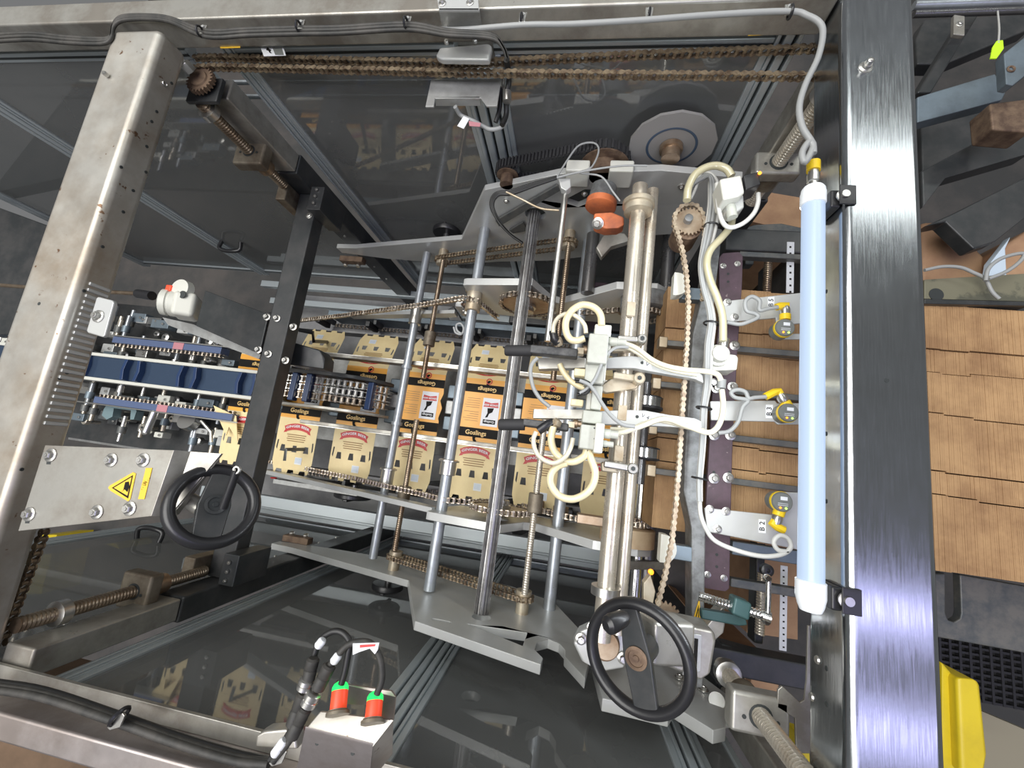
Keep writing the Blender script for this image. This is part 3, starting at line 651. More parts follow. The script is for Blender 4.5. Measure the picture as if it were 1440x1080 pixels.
# chain loops beside the outer plates
def loop(lab, u1, v1, u2, v2, y, r, m, lab2, lab3, hm='beige'):
    a = W(u1, v1, y); b = W(u2, v2, y)
    t = thing('roller_chain', lab, 'chain', ((a[0]+b[0])/2, y, max(a[2], b[2])+r), 'chain loops near the outer plates')
    ax = Vector((b[0]-a[0], 0, b[2]-a[2])).normalized(); nn = Vector((-ax.z, 0, ax.x)); pts = []
    for k in range(9): q = PI/2+PI*k/8; pts.append(Vector(a)+ax*math.cos(q)*r+nn*math.sin(q)*r)
    for k in range(9): q = -PI/2+PI*k/8; pts.append(Vector(b)+ax*math.cos(q)*r+nn*math.sin(q)*r)
    G().chain(pts, (0, 1, 0), pitch=.0115, w_=.007, ph=.0048, closed=True).build('chain_links', M[m], t)
    s = -1 if y > YM else 1
    for p, l in ((a, lab2), (b, lab3)):
        h = thing('small_sprocket', l, 'sprocket', (p[0], y, p[2]+r), 'small chain wheels')
        G().gear(p, (0, 1, 0), r+.001, .006, 16, .004).build('toothed_wheel', M[hm], h)
        G().lathe(p, (0, s, 0), [(0, r*.85), (.016, r*.85), (.017, r*.6)], 20).build('hub', M[hm], h)
        G().lathe(p, (0, -s, 0), [(0, r*.7), (.035, r*.7)], 20).build('boss', M[hm], h)
loop('chain loop lying against the upper outer plate behind the spline shaft', 622, 366, 800, 342, YM+.465, .022, 'rustchain', 'small chain wheel at the left end of the upper chain loop', 'small chain wheel under the steel rod at the right end of the upper loop')
loop('chain loop lying against the lower outer plate behind the spline shaft', 556, 783, 736, 840, YM-.465, .022, 'rustchain', 'small chain wheel at the left end of the lower chain loop', 'cream chain wheel above the triangular cutout')
# shaft bearings on the inner plates: rounded housings on the right
for y, s, lab in ((YM+.30, -1, 'grey round end housing of the upper inner plate right of the main tube'), (YM-.30, 1, 'brown stained end housing of the lower inner plate right of the main tube')):
    t = thing('end_housing', lab, 'housing', (.15, y, 1.15), 'inner plate housings')
    G().lathe((.150, y-s*.004, 1.055), (0, s, 0), [(0, .062), (.038, .062), (.040, .058)], 40).build('round_housing', M['greybar' if s < 0 else 'tan'], t)
    G().chain([(.150+.045*math.cos(a), y+s*.046, 1.055+.045*math.sin(a)) for a in [2*PI*k/24 for k in range(24)]], (0, 1, 0), pitch=.0118, w_=.007, ph=.005, closed=True).build('chain_ring', M['darkchain' if s < 0 else 'chain'], t)
a = W(905, 748, YM-.30)
tag(G().slab([W(916, 750, -.18), W(936, 752, -.18), W(936, 790, -.20), W(850, 788, -.20), W(850, 778, -.20), W(915, 775, -.19)], (0, -.02, 0)).build('angle_bracket', M['oldsteel'], bev=.002), 'grey angle bracket under the brown stained housing', 'bracket')
# ================================================================= PIXEL-TRACED FLAT PARTS (own depth and thickness)
def pl(pts, d, th): return G().slab(H(pts, d), (0, 0, th))
def plg(g, pts, d, th): return g.slab(H(pts, d), (0, 0, th))
def rc(u0, v0, u1, v1, d, th, g=None):
    a = Q(u0, v0, d); b = Q(u1, v1, d); g = g or G()
    return g.box(min(a[0], b[0]), max(a[0], b[0]), min(a[1], b[1]), max(a[1], b[1]), d, d+th)
def gmap(g, fn): g.v = [fn(*p) for p in g.v]; return g

# ================================================================= CARTONS
CW, CD = .152, 1.37
def carton(x):
    t = thing('carton', 'x', 'carton', (x, YM, 1.56), 'open cartons on the conveyor')
    h = CW/2
    # ---- top panel with wavy outer edges
    def flapshape(sg):
        L_ = .235
        out = [(-h, 0), (h, 0), (h, L_*.80), (h-.006, L_*.90), (h-.012, L_)]
        for c in (.045, 0, -.045):
            out += [(c+.013, L_), (c+.010, L_-.014), (c-.010, L_-.014), (c-.013, L_)]
        out += [(-h+.012, L_), (-h+.006, L_*.90), (-h, L_*.80)]
        holes = [[(c-.007, L_*.50), (c+.007, L_*.50), (c+.010, L_*.62), (c-.010, L_*.62)] for c in (-.045, 0, .045)]
        holes += [[(s*(h-.012), L_*.42), (s*(h-.007), L_*.42), (s*(h-.005), L_*.56), (s*(h-.010), L_*.60)] for s in (-1, 1)]
        def mp(a, b, c):     # a across, b down the flap, c height above
            y = -.105-b*(.190 if sg > 0 else .137)/.235; d = CD+b*(.01 if sg > 0 else .06)/.235
            return (x+sg*a, YM+sg*y, d-c)
        g = G().prism([out]+holes, 'd', 0, -.0008); gmap(g, mp)
        nm = 'lower_flap' if sg > 0 else 'upper_flap'
        f = g.build(nm, M['cream'], t)
        # banner
        g = G(); n = 12; top = []; bot = []
        for i in range(n+1):
            q = -.042+.084*i/n; cv = .010*(1-(q/.042)**2)
            top.append((q, .020+.012-cv)); bot.append((q, .048+.012-cv))
        g.prism(top+bot[::-1], 'd', .0010, .0014); g.prism([(-.052, .038), (-.040, .032), (-.040, .062), (-.052, .066), (-.047, .052)], 'd', .0008, .0011); g.prism([(.052, .038), (.040, .032), (.040, .062), (.052, .066), (.047, .052)], 'd', .0008, .0011)
        gmap(g, mp).build('banner', M['inkred'], f)
        g = G().text('GINGER BEER', (0, .040, .0022), (1, 0, 0), (0, -1, 0), .0148, .02)
        g.v = [(p[0], p[1]-.010*(1-(p[0]/.042)**2)+.004, p[2]) for p in g.v]; gmap(g, mp).build('lettering', M['white'], f)
        g = G(); rnd = random.Random(3)
        for i in range(4): wq = .040-rnd.random()*.012; g.box(-wq, wq, .070+i*.009, .0735+i*.009, .0009, .0012)
        gmap(g, mp).build('small_print', M['inkbrown'], f)
        g = G().box(.010, .036, .165, .195, .0009, .0012); gmap(g, mp).build('label_patch', M['white'], f)
        g = G()
        for i in range(9): g.box(.012+i*.0025, .0132+i*.0025, .168, .190, .0014, .0016)
        gmap(g, mp).build('barcode', M['paleblue'], f)
    flapshape(1); flapshape(-1)
    def m0(a, b, c): return (x+a, YM+b, CD-c)
    top = [(-h, -.105), (h, -.105), (h, -.055), (h-.004, -.045), (h+.004, -.01), (h-.006, .015), (h+.002, .04), (h, .055), (h, .105), (-h, .105)]
    p = gmap(G().prism(top, 'd', 0, -.0008), m0).build('top_panel', M['orange'], t)
    for q0, q1 in ((.058, .086), (-.092, -.062)): gmap(G().box(-h, h, q0, q1, .0008, .0012), m0).build('black_band', M['inkblack'], p)
    g = G().text('Goslings', (.012, .070, .002), (-1, 0, 0), (0, -1, 0), .019, .02); g.text('Goslings', (-.006, -.078, .002), (1, 0, 0), (0, 1, 0), .021, .02); gmap(g, m0).build('lettering', M['inkgold'], p)
    g = G()       # dark seal-shaped badge above each name
    for (cx, cy, s) in ((.014, .092, 1), (-.008, -.098, -1)):
        g.prism([(cx+a*.9, cy+s*b*.9) for a, b in ((-.008, -.012), (.004, -.010), (.002, 0), (.009, .007), (.004, .011), (-.004, .008), (-.007, 0))], 'd', .0020, .0023)
    gmap(g, m0).build('badge_print', M['inkblack'], p)
    g = G()
    for (cx, cy) in ((.016, .098),): g.torus((cx, cy, .0024), (0, 0, 1), .009, .0016, 20, 4, sq=.1)
    gmap(g, m0).build('badge_ring', M['inkred'], p)
    q = gmap(G().box(.004, .062, -.052, .042, .0009, .0013), m0).build('picture_panel', M['white'], p)
    g = G().prism([(.008, .012), (.058, .012), (.056, .030), (.033, .026), (.010, .030)], 'd', .0016, .0019); gmap(g, m0).build('banner', M['inkred'], q)
    g = G().text('GINGER BEER', (.033, .0195, .0026), (-1, 0, 0), (0, -1, 0), .0082, .02); gmap(g, m0).build('lettering', M['white'], q)
    g = G().box(.012, .054, -.044, -.030, .0016, .0019); g.prism([(.022, .008), (.044, .010), (.040, -.004), (.030, -.010), (.026, -.022), (.018, -.024), (.024, -.008)], 'd', .0016, .0019); gmap(g, m0).build('dark_figure', M['inkblack'], q)
    g = G().text('Goslings', (.033, -.037, .0026), (-1, 0, 0), (0, -1, 0), .0105, .02); gmap(g, m0).build('lettering', M['white'], q)
    g = G(); rnd = random.Random(5)
    for i in range(11):
        if i == 5: continue
        wq = rnd.uniform(.030, .052); g.box(-.006-wq, -.006, .036-i*.0075, .0372-i*.0075, .0009, .0012)
    gmap(g, m0).build('small_print', M['inkbrown'], p)
    return t
xs = [-1.165+.2143*i for i in range(7)]
labs = ['open carton farthest left, half hidden by the black cross member', 'open carton under the left end of the lug chain', 'open carton under the rounded end of the lug chain', 'open carton between the two left zinc shafts',
        'open carton just left of the dark spline shaft with both name bands showing', 'open carton right of the spline shaft under the black grippers', 'open carton half hidden behind the large main tube']
c0 = carton(xs[0]); c0['label'] = labs[0]
for i in range(1, 7):
    c = copy_tree(c0, None, (xs[i]-xs[0], 0, 0)); c['label'] = labs[i]
# conveyor bed below the cartons
t = thing('carton_conveyor', 'carton conveyor bed of galvanised sheet with dark lug chains on both sides', 'conveyor', (-.4, YM, 1.75))
G().box(-1.3, .30, YM-.17, YM+.17, 1.60, 1.61).build('centre_bed', M['galv'], t, bev=.002)
for s in (-1, 1):
    G().box(-1.3, .22, YM+s*.31-.025, YM+s*.31+.025, 1.60, 1.66).build('side_bed', M['pan'], t, bev=.003)
    G().box(-1.02, .16, YM+s*.335-.012, YM+s*.335+.012, 1.50, 1.60).build('side_guide', M['bluegrey'] if s > 0 else M['greyblack'], t, bev=.003)
    G().chain([(-1.02, YM+s*.305, 1.575), (.16, YM+s*.305, 1.575)], (0, 1, 0), pitch=.016, w_=.008, ph=.006).build('side_chain', M['darkchain'], t)
    g = G()
    for i in range(14):
        x = xs[0]-.10+.1071*i
        if i % 2 == 0:
            G().box(x-.010, x+.010, YM+s*.30-.012, YM+s*.30+.012, 1.49, 1.57).add([], []).build('pusher_lug', M['plastic'], t, bev=.003)
            G().box(x+.012, x+.026, YM+s*.315-.010, YM+s*.315+.010, 1.51, 1.58).build('lug_clip', M['greyblack'], t, bev=.002)
for i in range(6):
    x = (xs[i]+xs[i+1])/2
    for yy in (YM-.055, YM, YM+.055): G().box(x-.026, x+.026, yy-.024, yy+.024, 1.40, 1.595).build('pocket_block', M['bluegrey'] if yy != YM else M['galv'], t, bev=.004)
for i, (s, lab) in enumerate(((1, 'flat steel hold-down rail crossing the cartons, upper one'), (-1, 'flat steel hold-down rail crossing the cartons, lower one'))):
    r_ = thing('hold_down_rail', lab, 'rail', (-.4, YM+s*.115, 1.31), 'hold-down rails')
    G().box(-.88, .24, YM+s*.115-.006, YM+s*.115+.006, 1.27, 1.31).build('rail', M['oldsteel'], r_, bev=.002)
    G().box(-.86, .20, YM+s*.122-.001, YM+s*.122+.001, 1.272, 1.282).build('wear_edge', M['nickel'], r_)
for (u, v, lab) in ((396, 470, 'bent black hook bracket over the upper flap of the left carton'), (385, 630, 'bent black hook bracket over the lower flap of the left carton')):
    pass
lone(G().tube([Q(412, 462, 1.25), Q(440, 468, 1.25), Q(441, 480, 1.28), Q(460, 481, 1.405)], .007, 4, 1), 'hook_bracket', 'plastic', 'bent hook bracket over the upper flap of the second carton', 'bracket', 'hook brackets')
lone(G().tube([Q(400, 648, 1.30), Q(402, 632, 1.30), Q(428, 632, 1.372)], .006, 4, 1), 'hook_bracket', 'greyblack', 'bent hook bracket over the lower flap of the second carton', 'bracket', 'hook brackets')
# ================================================================= HOPPER WITH BLANKS
rnd = random.Random(11)
vs_row = [430, 495, 527, 590, 668, 705, 812]
ys = [Q(1380, v, .95)[1] for v in vs_row]
g = G(); x = .184; yo = [0]*7; dd = 0; k = 0
while x < 1.30:
    th = rnd.uniform(.0028, .0040); k += 1
    if rnd.random() < .05: yo = [o_*.6+rnd.uniform(-.0035, .0035) for o_ in yo]; dd = dd*.5+rnd.uniform(-.0015, .0015)
    for i in range(6):
        g.box(x, x+th-.0003, ys[i+1]+yo[i+1]+.0012, ys[i]+yo[i]-.0012, .952+dd+rnd.uniform(0, .0008)+(.0035 if i in (1, 4) else 0)+abs(x-.3)*.004, 1.08)
    x += th
o = g.build('carton_blank_stack', M['kraft']); tag(o, 'long magazine stack of brown carton blanks standing on edge under the right beam', 'carton blanks', kind='stuff')
t = thing('hopper_rail', 'x', 'rail', (.3, .42, .93), 'hopper rails')
def hrail(lab, u0, v0, u1, v1, d=.925, w_=.013, head=True, m='greyblack'):
    a = Q(u0, v0, d); b = Q(u1, v1, d); y = (a[1]+b[1])/2
    t = thing('hopper_rail', lab, 'rail', ((a[0]+b[0])/2, y, d+.02), 'hopper rails')
    G().box(a[0], b[0]+.10, y-w_/2, y+w_/2, d, d+.022).build('bar', M[m], t, bev=.002)
    if head: G().box(a[0]-.008, a[0]+.010, y-.012, y+.012, d-.004, d+.022).build('end_block', M['beige'], t, bev=.002)
    return t
bpy.data.objects.remove(t)
hrail('hopper rail crossing above the stack beside the top bolts of the purple plate', 1040, 367, 1123, 350, .97, head=False)
hrail('uppermost dark rail lying across the brown blanks', 931, 493, 1123, 485)
hrail('dark rail across the blanks between the regulator and the middle sensor bracket', 922, 549, 1123, 549)
hrail('dark rail across the blanks just below the middle sensor bracket', 917, 608, 1123, 620)
hrail('lowest thin dark rail across the brown blanks', 915, 664, 1123, 686)
hrail('wide blue grey plate rail at the lower end of the blanks', 1030, 770, 1122, 785, .94, .026, False, 'bluegrey')
hrail('dark square rail behind the clamp handle at the lower end of the hopper', 1028, 816, 1122, 838, .93, .016, False)
t = thing('blank_hopper', 'dark frame of the blank hopper behind the rails', 'frame', (.42, .3, 1.2))
G().box(.33, .56, .58, .64, 1.03, 1.08).build('top_bar', M['black'], t, bev=.004)
G().box(.33, .56, -.385, -.335, 1.03, 1.08).build('bottom_bar', M['black'], t, bev=.004)
G().box(.45, .47, -.335, .58, 1.10, 1.14).build('side_bar', M['black'], t, bev=.004)
pl([(1048, 372), (1048, 320), (1060, 316), (1100, 314), (1128, 320), (1128, 330), (1065, 332), (1060, 372)], 1.15, .03).build('curved_guard', M['greyblack'], t, bev=.003)
lone(G().screw(Q(1081, 358, 1.05), Q(1078, 412, 1.05), .010, .0055, 12), 'adjusting_screw', 'leadscrew', 'short adjusting screw above the upper sensor bracket', 'screw', 'hopper adjusting screws')
lone(G().screw(Q(1072, 806, 1.05), Q(1068, 892, 1.05), .010, .0055, 12), 'adjusting_screw', 'rawtube', 'adjusting screw behind the green clamp', 'screw', 'hopper adjusting screws')
for u0, v0, u1, v1, lab in ((1107, 340, 1116, 412, 'white measuring scale above the upper sensor'), (1098, 795, 1106, 916, 'white measuring scale beside the lower end of the light tube')):
    t = thing('measuring_scale', lab, 'scale', Q((u0+u1)/2, v1, .99), 'measuring scales')
    rc(u0, v0, u1, v1, .985, .002).build('strip', M['white'], t)
    g = G(); n = int((v1-v0)/9)
    for i in range(n): v = v0+6+i*9; rc((u0+u1)/2-1.2, v, (u0+u1)/2+1.4, v+2.6, .9843, .0005, g)
    g.build('scale_marks', M['inkblack'], t)
# purple plate
t = thing('mounting_plate', 'long purple brown fibre plate with bolts left of the blanks', 'plate', Q(1015, 600, .90))
pl([(1016, 356), (1040, 354), (1045, 360), (1044, 400), (1037, 500), (1030, 640), (1026, 828), (1021, 832), (991, 827), (989, 820), (993, 700), (1001, 560), (1012, 440), (1011, 362)], .885, .012).build('plate', M['phenolic'], t, bev=.002)
bolts(t, [Q(u, v, .885) for u, v in ((1033, 486), (1030, 544), (1027, 612), (1024, 672), (1004, 612), (1004, 673))], (0, 0, -1), .0065, .008)
bolts(t, [Q(u, v, .885) for u, v in ((1017, 374), (1037, 371), (995, 808), (1018, 813))], (0, 0, -1), .004, .004)
g = G()
for u, v in ((1024, 385), (1024, 396), (1004, 664), (1026, 664), (1008, 780), (1008, 797)): q = Q(u, v, .8845); g.cyl(q, (q[0], q[1], .887), .0028, 10)
g.build('hole', M['groove'], t)
# sensor brackets
def brk(lab, poly, d, bl, txt=None, tp=None, cut=None):
    t = thing('sensor_bracket', lab, 'bracket', Q(poly[0][0], poly[0][1], d+.01), 'sensor brackets')
    pl(poly, d, .006).build('plate', M['alu'], t, bev=.0015)
    bolts(t, [Q(u, v, d) for u, v in bl], (0, 0, -1), .0048, .005)
    if txt:
        a = pl(tp, d-.0008, .0007).build('tag', M['white'], t)
        c = Vector((0, 0, 0))
        for p in H(tp, d-.0014): c += Vector(p)/4
        G().text(txt, c, (0, 1, 0), (-1, 0, 0), .0125, .01).build('lettering', M['inkblack'], a)
    return t
brk('upper sensor bracket with a notch, tagged B5', [(1012, 424), (1130, 411), (1130, 454), (1114, 456), (1114, 469), (1130, 469), (1130, 477), (1094, 477), (1091, 447), (1020, 453)], .835, [(1023, 425), (1033, 446)], 'B 5', [(1080, 418), (1089, 417), (1089, 433), (1080, 434)])
brk('middle sensor bracket tagged B3', [(999, 564), (1090, 563), (1093, 567), (1130, 567), (1130, 597), (1094, 597), (1090, 593), (1000, 591)], .830, [], 'B 3', [(1077, 569), (1087, 569), (1087, 588), (1077, 588)])
brk('lower sensor bracket tagged B2', [(991, 714), (1087, 724), (1088, 691), (1130, 693), (1130, 775), (1112, 771), (995, 748)], .835, [(998, 716), (1021, 719), (1009, 744)], 'B 2', [(1067, 730), (1077, 731), (1077, 750), (1067, 749)])
def sensor(lab, c, ring, met, el, d=.80):
    t = thing('proximity_sensor', lab, 'sensor', Q(c[0], c[1], d+.03), 'yellow sensors')
    q = Q(*c, d)
    G().lathe((q[0], q[1], d), (0, 0, 1), [(0, .0150), (.002, .0165), (.004, .0168), (.03, .0168)], 28).build('face', M['sensor'], t)
    G().lathe((q[0], q[1], d+.005), (0, 0, 1), [(0, .0175), (.006, .0175)], 28).build('collar', M['yellow'], t)
    g = G().box(q[0]-.004, q[0]+.007, q[1]+.003, q[1]+.009, d-.0008, d-.0003)
    for k in range(2): g.box(q[0]-.008, q[0]+.008, q[1]-.003-k*.003, q[1]-.0022-k*.003, d-.0008, d-.0003)
    g.build('face_print', M['white'], t)
    G().lathe((q[0]-.004, q[1]-.010, d-.001), (0, 0, 1), [(0, .0018), (.0012, .0018)], 8).build('led', M['amberled'], t)
    G().lathe((q[0]+.005, q[1]-.010, d-.001), (0, 0, 1), [(0, .0018), (.0012, .0018)], 8).build('led', M['ledgreen'], t)
    r0, r1, r2 = Vector(Q(*ring, d+.012)), Vector(Q(*met, d+.012)), Vector(Q(*el[0], d+.012))
    dr = (r1-r0).normalized()
    G().cyl(r0-dr*.007, r0+dr*.004, .0095, 16).build('neck_ring', M['yellow'], t)
    G().lathe(r0+dr*.004, dr, [(0, .007), (.004, .0085), (.010, .0085), (.016, .007)], 14).build('metal_coupling', M['nickel'], t)
    G().tube([r1, r2, Vector(Q(*el[1], d+.010)), Vector(Q(*el[2], d+.010))], .0072, 8, 1).build('elbow_plug', M['yellow'], t, bev=.001)
sensor('yellow ringed sensor on the upper bracket', (1105, 460), (1104, 445), (1104, 436), ((1106, 429), (1098, 430), (1091, 432)))
sensor('yellow ringed sensor on the middle bracket', (1110, 580), (1105, 568), (1100, 560), ((1095, 550), (1088, 552), (1076, 558)))
sensor('yellow ringed sensor on the lower bracket', (1101, 706), (1095, 722), (1093, 729), ((1086, 737), (1093, 741), (1103, 746)))
# ================================================================= LIGHT TUBE
xL = .2945; dL = .572; a = Q(1142, 284, dL); b = Q(1141, 826, dL)
t = thing('light_tube', 'glowing white LED light tube along the inner side of the right beam', 'lamp', (xL, (a[1]+b[1])/2, dL+.02))
G().cyl((xL, a[1], dL), (xL, b[1], dL), .0138, 32).build('lens', M['tube'], t)
G().lathe((xL, a[1]-.006, dL), (0, 1, 0), [(0, .0140), (.001, .0155), (.018, .0155), (.022, .0145), (.024, .0145), (.028, .012)], 28).build('end_cap', M['cap'], t)
G().lathe((xL, b[1]+.008, dL), (0, -1, 0), [(0, .0140), (.001, .0158), (.018, .0158), (.028, .0135), (.034, .011)], 28).build('end_cap', M['cap'], t)
G().lathe((xL, a[1]+.022, dL), (0, 1, 0), [(0, .006), (.008, .006), (.009, .008), (.020, .008), (.021, .0065), (.028, .0065)], 16).build('metal_plug', M['nickel'], t)
G().lathe((xL, a[1]+.048, dL), (0, 1, 0), [(0, .0085), (.014, .0085), (.016, .005)], 16).build('yellow_sleeve', M['yellow'], t)
for y in (a[1]-.004, b[1]-.004):
    p = G().box(.3070, .3198, y-.014, y+.012, .555, .60).build('clip', M['plastic'], t, bev=.003)
    G().lathe((.3205, y, .552), (0, 0, -1), [(0, .009), (.002, .009), (.003, .005), (.007, .005)], 14).build('clip_screw', M['nickel'], t)
    G().box(.314, .334, y-.014, y+.014, .5475, .5495).build('clip_foot', M['plastic'], t, bev=.0008)
# ================================================================= RIGHT SIDE GREY BAR, CHAIN LOOP, IDLERS
t = thing('upright_bar', 'speckled grey steel bar beside the white cable bundle', 'bar', Q(980, 700, .9))
pl([(1002, 318), (1016, 322), (1004, 425), (1000, 520), (985, 690), (993, 740), (989, 968), (973, 968), (972, 742), (961, 690), (963, 640), (974, 470), (984, 430)], .845, .045).build('bar', M['greybar'], t, bev=.003)
pl([(975, 870), (984, 840), (985, 873), (980, 893), (975, 880)], .842, .001).build('warning_sticker', M['label'], t)
pl([(977.5, 871), (982.5, 851), (983, 872), (979.5, 885)], .8405, .0008).build('sticker_triangle', M['inkblack'], t)
pl([(979, 870), (981.8, 859), (981.8, 871), (980, 879)], .8395, .0006).build('sticker_centre', M['label'], t)
t = thing('roller_chain', 'vertical loop of dusty chain hanging from the sprocket to the right handwheel gearbox', 'chain', Q(960, 600, .83))
path = [(988, 420), (990, 360), (991, 330), (990.5, 315), (987, 300), (980, 291), (969, 288), (957, 292), (949, 302), (948, 318), (953, 330), (960, 355), (965, 385), (968, 430), (966, 480), (962, 540), (958, 600), (955, 650), (951, 700), (945, 760), (935, 810), (922, 860), (916, 872)]
G().chain(H(path, .80), (0, 0, 1), pitch=.0105, w_=.006, ph=.0044).build('chain_links', mat('dusty_tan_chain', (.50, .42, .31), .55, .4, col2=(.28, .21, .15), nscale=60), t)
t = thing('sprocket', 'dusty brown chain sprocket beside the white cable bundle at the top', 'sprocket', Q(969, 312, .84), 'chain sprockets')
q = Q(969, 312, .80)
G().gear(q, (0, 0, 1), .030, .006, 24, .004).build('toothed_wheel', M['brownsteel'], t)
G().lathe((q[0]-.004, q[1], .797), (0, 0, -1), [(0, .008), (.012, .008), (.013, .006)], 16).build('shaft_end', M['greybar'], t)
G().cyl((q[0], q[1]-.01, .804), (q[0], q[1]-.01, .86), .026, 24).build('hub', M['rust'], t)
for u, v, lab in ((955, 399, 'pale half round chain idler above the upper hopper rail'), (937, 772, 'pale half round chain idler beside the brown stained housing')):
    t = thing('chain_idler', lab, 'idler', Q(u, v, .86), 'chain idlers')
    q = Q(u, v, .82)
    pts = [(q[0]-.010, q[1]+.024), (q[0]-.010, q[1]-.024)]+[(q[0]-.004+.022*math.cos(a), q[1]+.024*math.sin(a)) for a in [math.radians(k) for k in range(-90, 91, 15)]]
    G().prism(pts, 'd', .82, .845).build('shoe', M['offwhite'], t, bev=.002)
    G().box(q[0]+.012, q[0]+.055, q[1]-.020, q[1]+.006, .846, .870).build('holder', M['bluegrey'], t, bev=.002)
# right handwheel
def handwheel(lab, c, n, R_, r, up, m='plastic', spoke_m='black', hub='rust'):
    n = Vector(n).normalized(); c = Vector(c); t = thing('handwheel', lab, 'handwheel', c-n*.03, 'black handwheels')
    G().torus(c, n, R_, r, 56, 14, sq=1.25).build('rim', M[m], t)
    u_ = (Vector(up)-n*Vector(up).dot(n)).normalized(); s_ = n.cross(u_)
    G().slab([c-n*.004+u_*(R_-r*.5)+s_*r*1.5, c-n*.004+u_*(R_-r*.5)-s_*r*1.5, c-n*.004-s_*r*2.4, c-n*.004-u_*(R_-r*.5)-s_*r*2.0, c-n*.004-u_*(R_-r*.5)+s_*r*2.0, c-n*.004+s_*r*2.4], n*.009).build('spoke', M[spoke_m], t, bev=.002)
    G().lathe(c+n*.006, n, [(0, .014), (.0015, .014), (.002, .010), (.0005, .0095), (.0005, .004), (.002, .0035)], 24).build('hub_ring', M[hub], t)
    G().lathe(c-n*.004, -n, [(0, .016), (.03, .016)], 20).build('hub', M['black'], t)
    return t, c, n, u_, s_
cw = Q(897, 923, .60)
t, c, n, u_, s_ = handwheel('dusty black handwheel with a stub grip at the lower right of the machine', cw, (-.45, -.10, -.85), .0625, .0075, (-.28, 1, 0))
hp = Vector(Q(880, 868, .575))
G().lathe(hp, Vector(Q(853, 880, .555))-hp, [(0, .0075), (.005, .0095), (.024, .0115), (.030, .0105), (.034, .006)], 20).build('grip', M['plastic'], t)
t = thing('gearbox', 'grey gearbox with a counter window behind the right handwheel', 'gearbox', Q(970, 925, .78))
pl([(930, 872), (1005, 888), (1008, 900), (1000, 948), (985, 958), (930, 935)], .72, .06).build('housing', M['oldsteel'], t, bev=.005)
pl([(966, 890), (987, 893), (985, 945), (960, 950)], .717, .003).build('counter_frame', M['galv'], t, bev=.001)
pl([(977, 898), (982, 899), (980, 938), (975, 938)], .7155, .002).build('counter_window', M['inkblack'], t)
G().obox(Vector(cw)+Vector((.045, .005, .065)), (.03, 0, .012), (0, .028, 0), (-.01, 0, .02)).build('shaft_housing', M['oldsteel'], t, bev=.006)
pl([(905, 820), (915, 808), (922, 832), (915, 868), (905, 862)], .80, .02).build('side_lug', M['beige'], t, bev=.002)
q = Q(935, 868, .80)
tt = thing('sprocket', 'dusty sprocket half hidden behind the right handwheel rim', 'sprocket', (q[0], q[1], .82), 'chain sprockets')
G().gear(q, (.2, 0, 1), .026, .006, 20, .004).build('toothed_wheel', M['brownsteel'], tt)
t = thing('corner_bracket', 'bent stainless corner bracket at the foot of the grey bar', 'bracket', Q(1000, 890, .83))
pl([(985, 890), (1018, 850), (1022, 868), (1018, 890), (990, 915)], .80, .03).build('bracket', M['oldsteel'], t, bev=.003)
# clamp
t = thing('screw_clamp', 'dark green screw clamp with a bright spindle and tommy bar', 'clamp', Q(1040, 860, .80))
G().screw(Q(983, 838, .76), Q(1076, 866, .74), .0075, .0045, 14).build('spindle', M['chrome'], t)
G().cyl(Q(1072, 865, .741), Q(1084, 869, .738), .0085, 14).build('spindle_head', M['chrome'], t)
G().cyl(Q(1081, 814, .738), Q(1079.5, 874, .738), .0040, 12).build('tommy_bar', M['chrome'], t)
for uv in ((1081, 814), (1079.5, 875)): G().lathe(Q(*uv, .7335), (0, 0, 1), [(0, .004), (.002, .0055), (.007, .0055), (.009, .003)], 12).build('bar_end', M['chrome'], t)
G().obox(Q(1039, 853, .75), (.013, -.003, 0), (.002, .013, 0), (0, 0, .013)).build('threaded_boss', M['green'], t, bev=.004)
pl([(986, 857), (1030, 864), (1048, 866), (1052, 880), (1040, 881), (987, 871)], .775, .014).build('frame', M['green'], t, bev=.003)
lone(G().lathe(Q(1075, 800, .90), (0, 0, -1), [(0, .006), (.002, .011), (.014, .011), (.016, .007), (.016, .004), (.010, .004)], 20), 'indexing_knob', 'plastic', 'small black round knob above the clamp handle', 'knob')
# ================================================================= VACUUM ARMS, PISTONS, VALVES
def vac(lab, tag_txt, left, right, tp, d=.775):
    t = thing('gripper_carrier', lab, 'arm', Q(870, right[0][1], d+.03), 'vacuum arms')
    pl(left, d+.004, .022).build('square_bar', M['oldsteel'], t, bev=.002)
    o = pl(right, d, .018).build('curved_arm', M['alu'], t, bev=.002)
    a = pl(tp, d-.0006, .0005).build('tag', M['white'], t)
    c = Vector((0, 0, 0))
    for p in H(tp, d-.0012): c += Vector(p)/4
    G().text(tag_txt, c, (.94, -.3, 0), (.3, .94, 0), .0105).build('lettering', M['inkblack'], a)
    q = Q(right[1][0]+16, right[1][1]+10, d-.0005); G().cyl(q, (q[0], q[1], d+.002), .003, 12).build('hole', M['groove'], t)
vac('upper vacuum arm tagged V', 'V', [(755, 503), (824, 503), (824, 517), (757, 519)], [(850, 503), (887, 500), (907, 503), (940, 513), (983, 523), (989, 528), (990, 539), (977, 533), (913, 522), (893, 518), (850, 518)], [(905, 506), (916, 509), (916, 519), (905, 516)])
vac('lower vacuum arm tagged V 4', 'V 4', [(750, 575), (822, 576), (822, 589), (749, 588)], [(842, 578), (880, 576), (907, 577), (940, 583), (977, 588), (987, 593), (988, 604), (975, 602), (900, 598), (842, 597)], [(901, 580), (914, 581), (914, 592), (901, 591)])
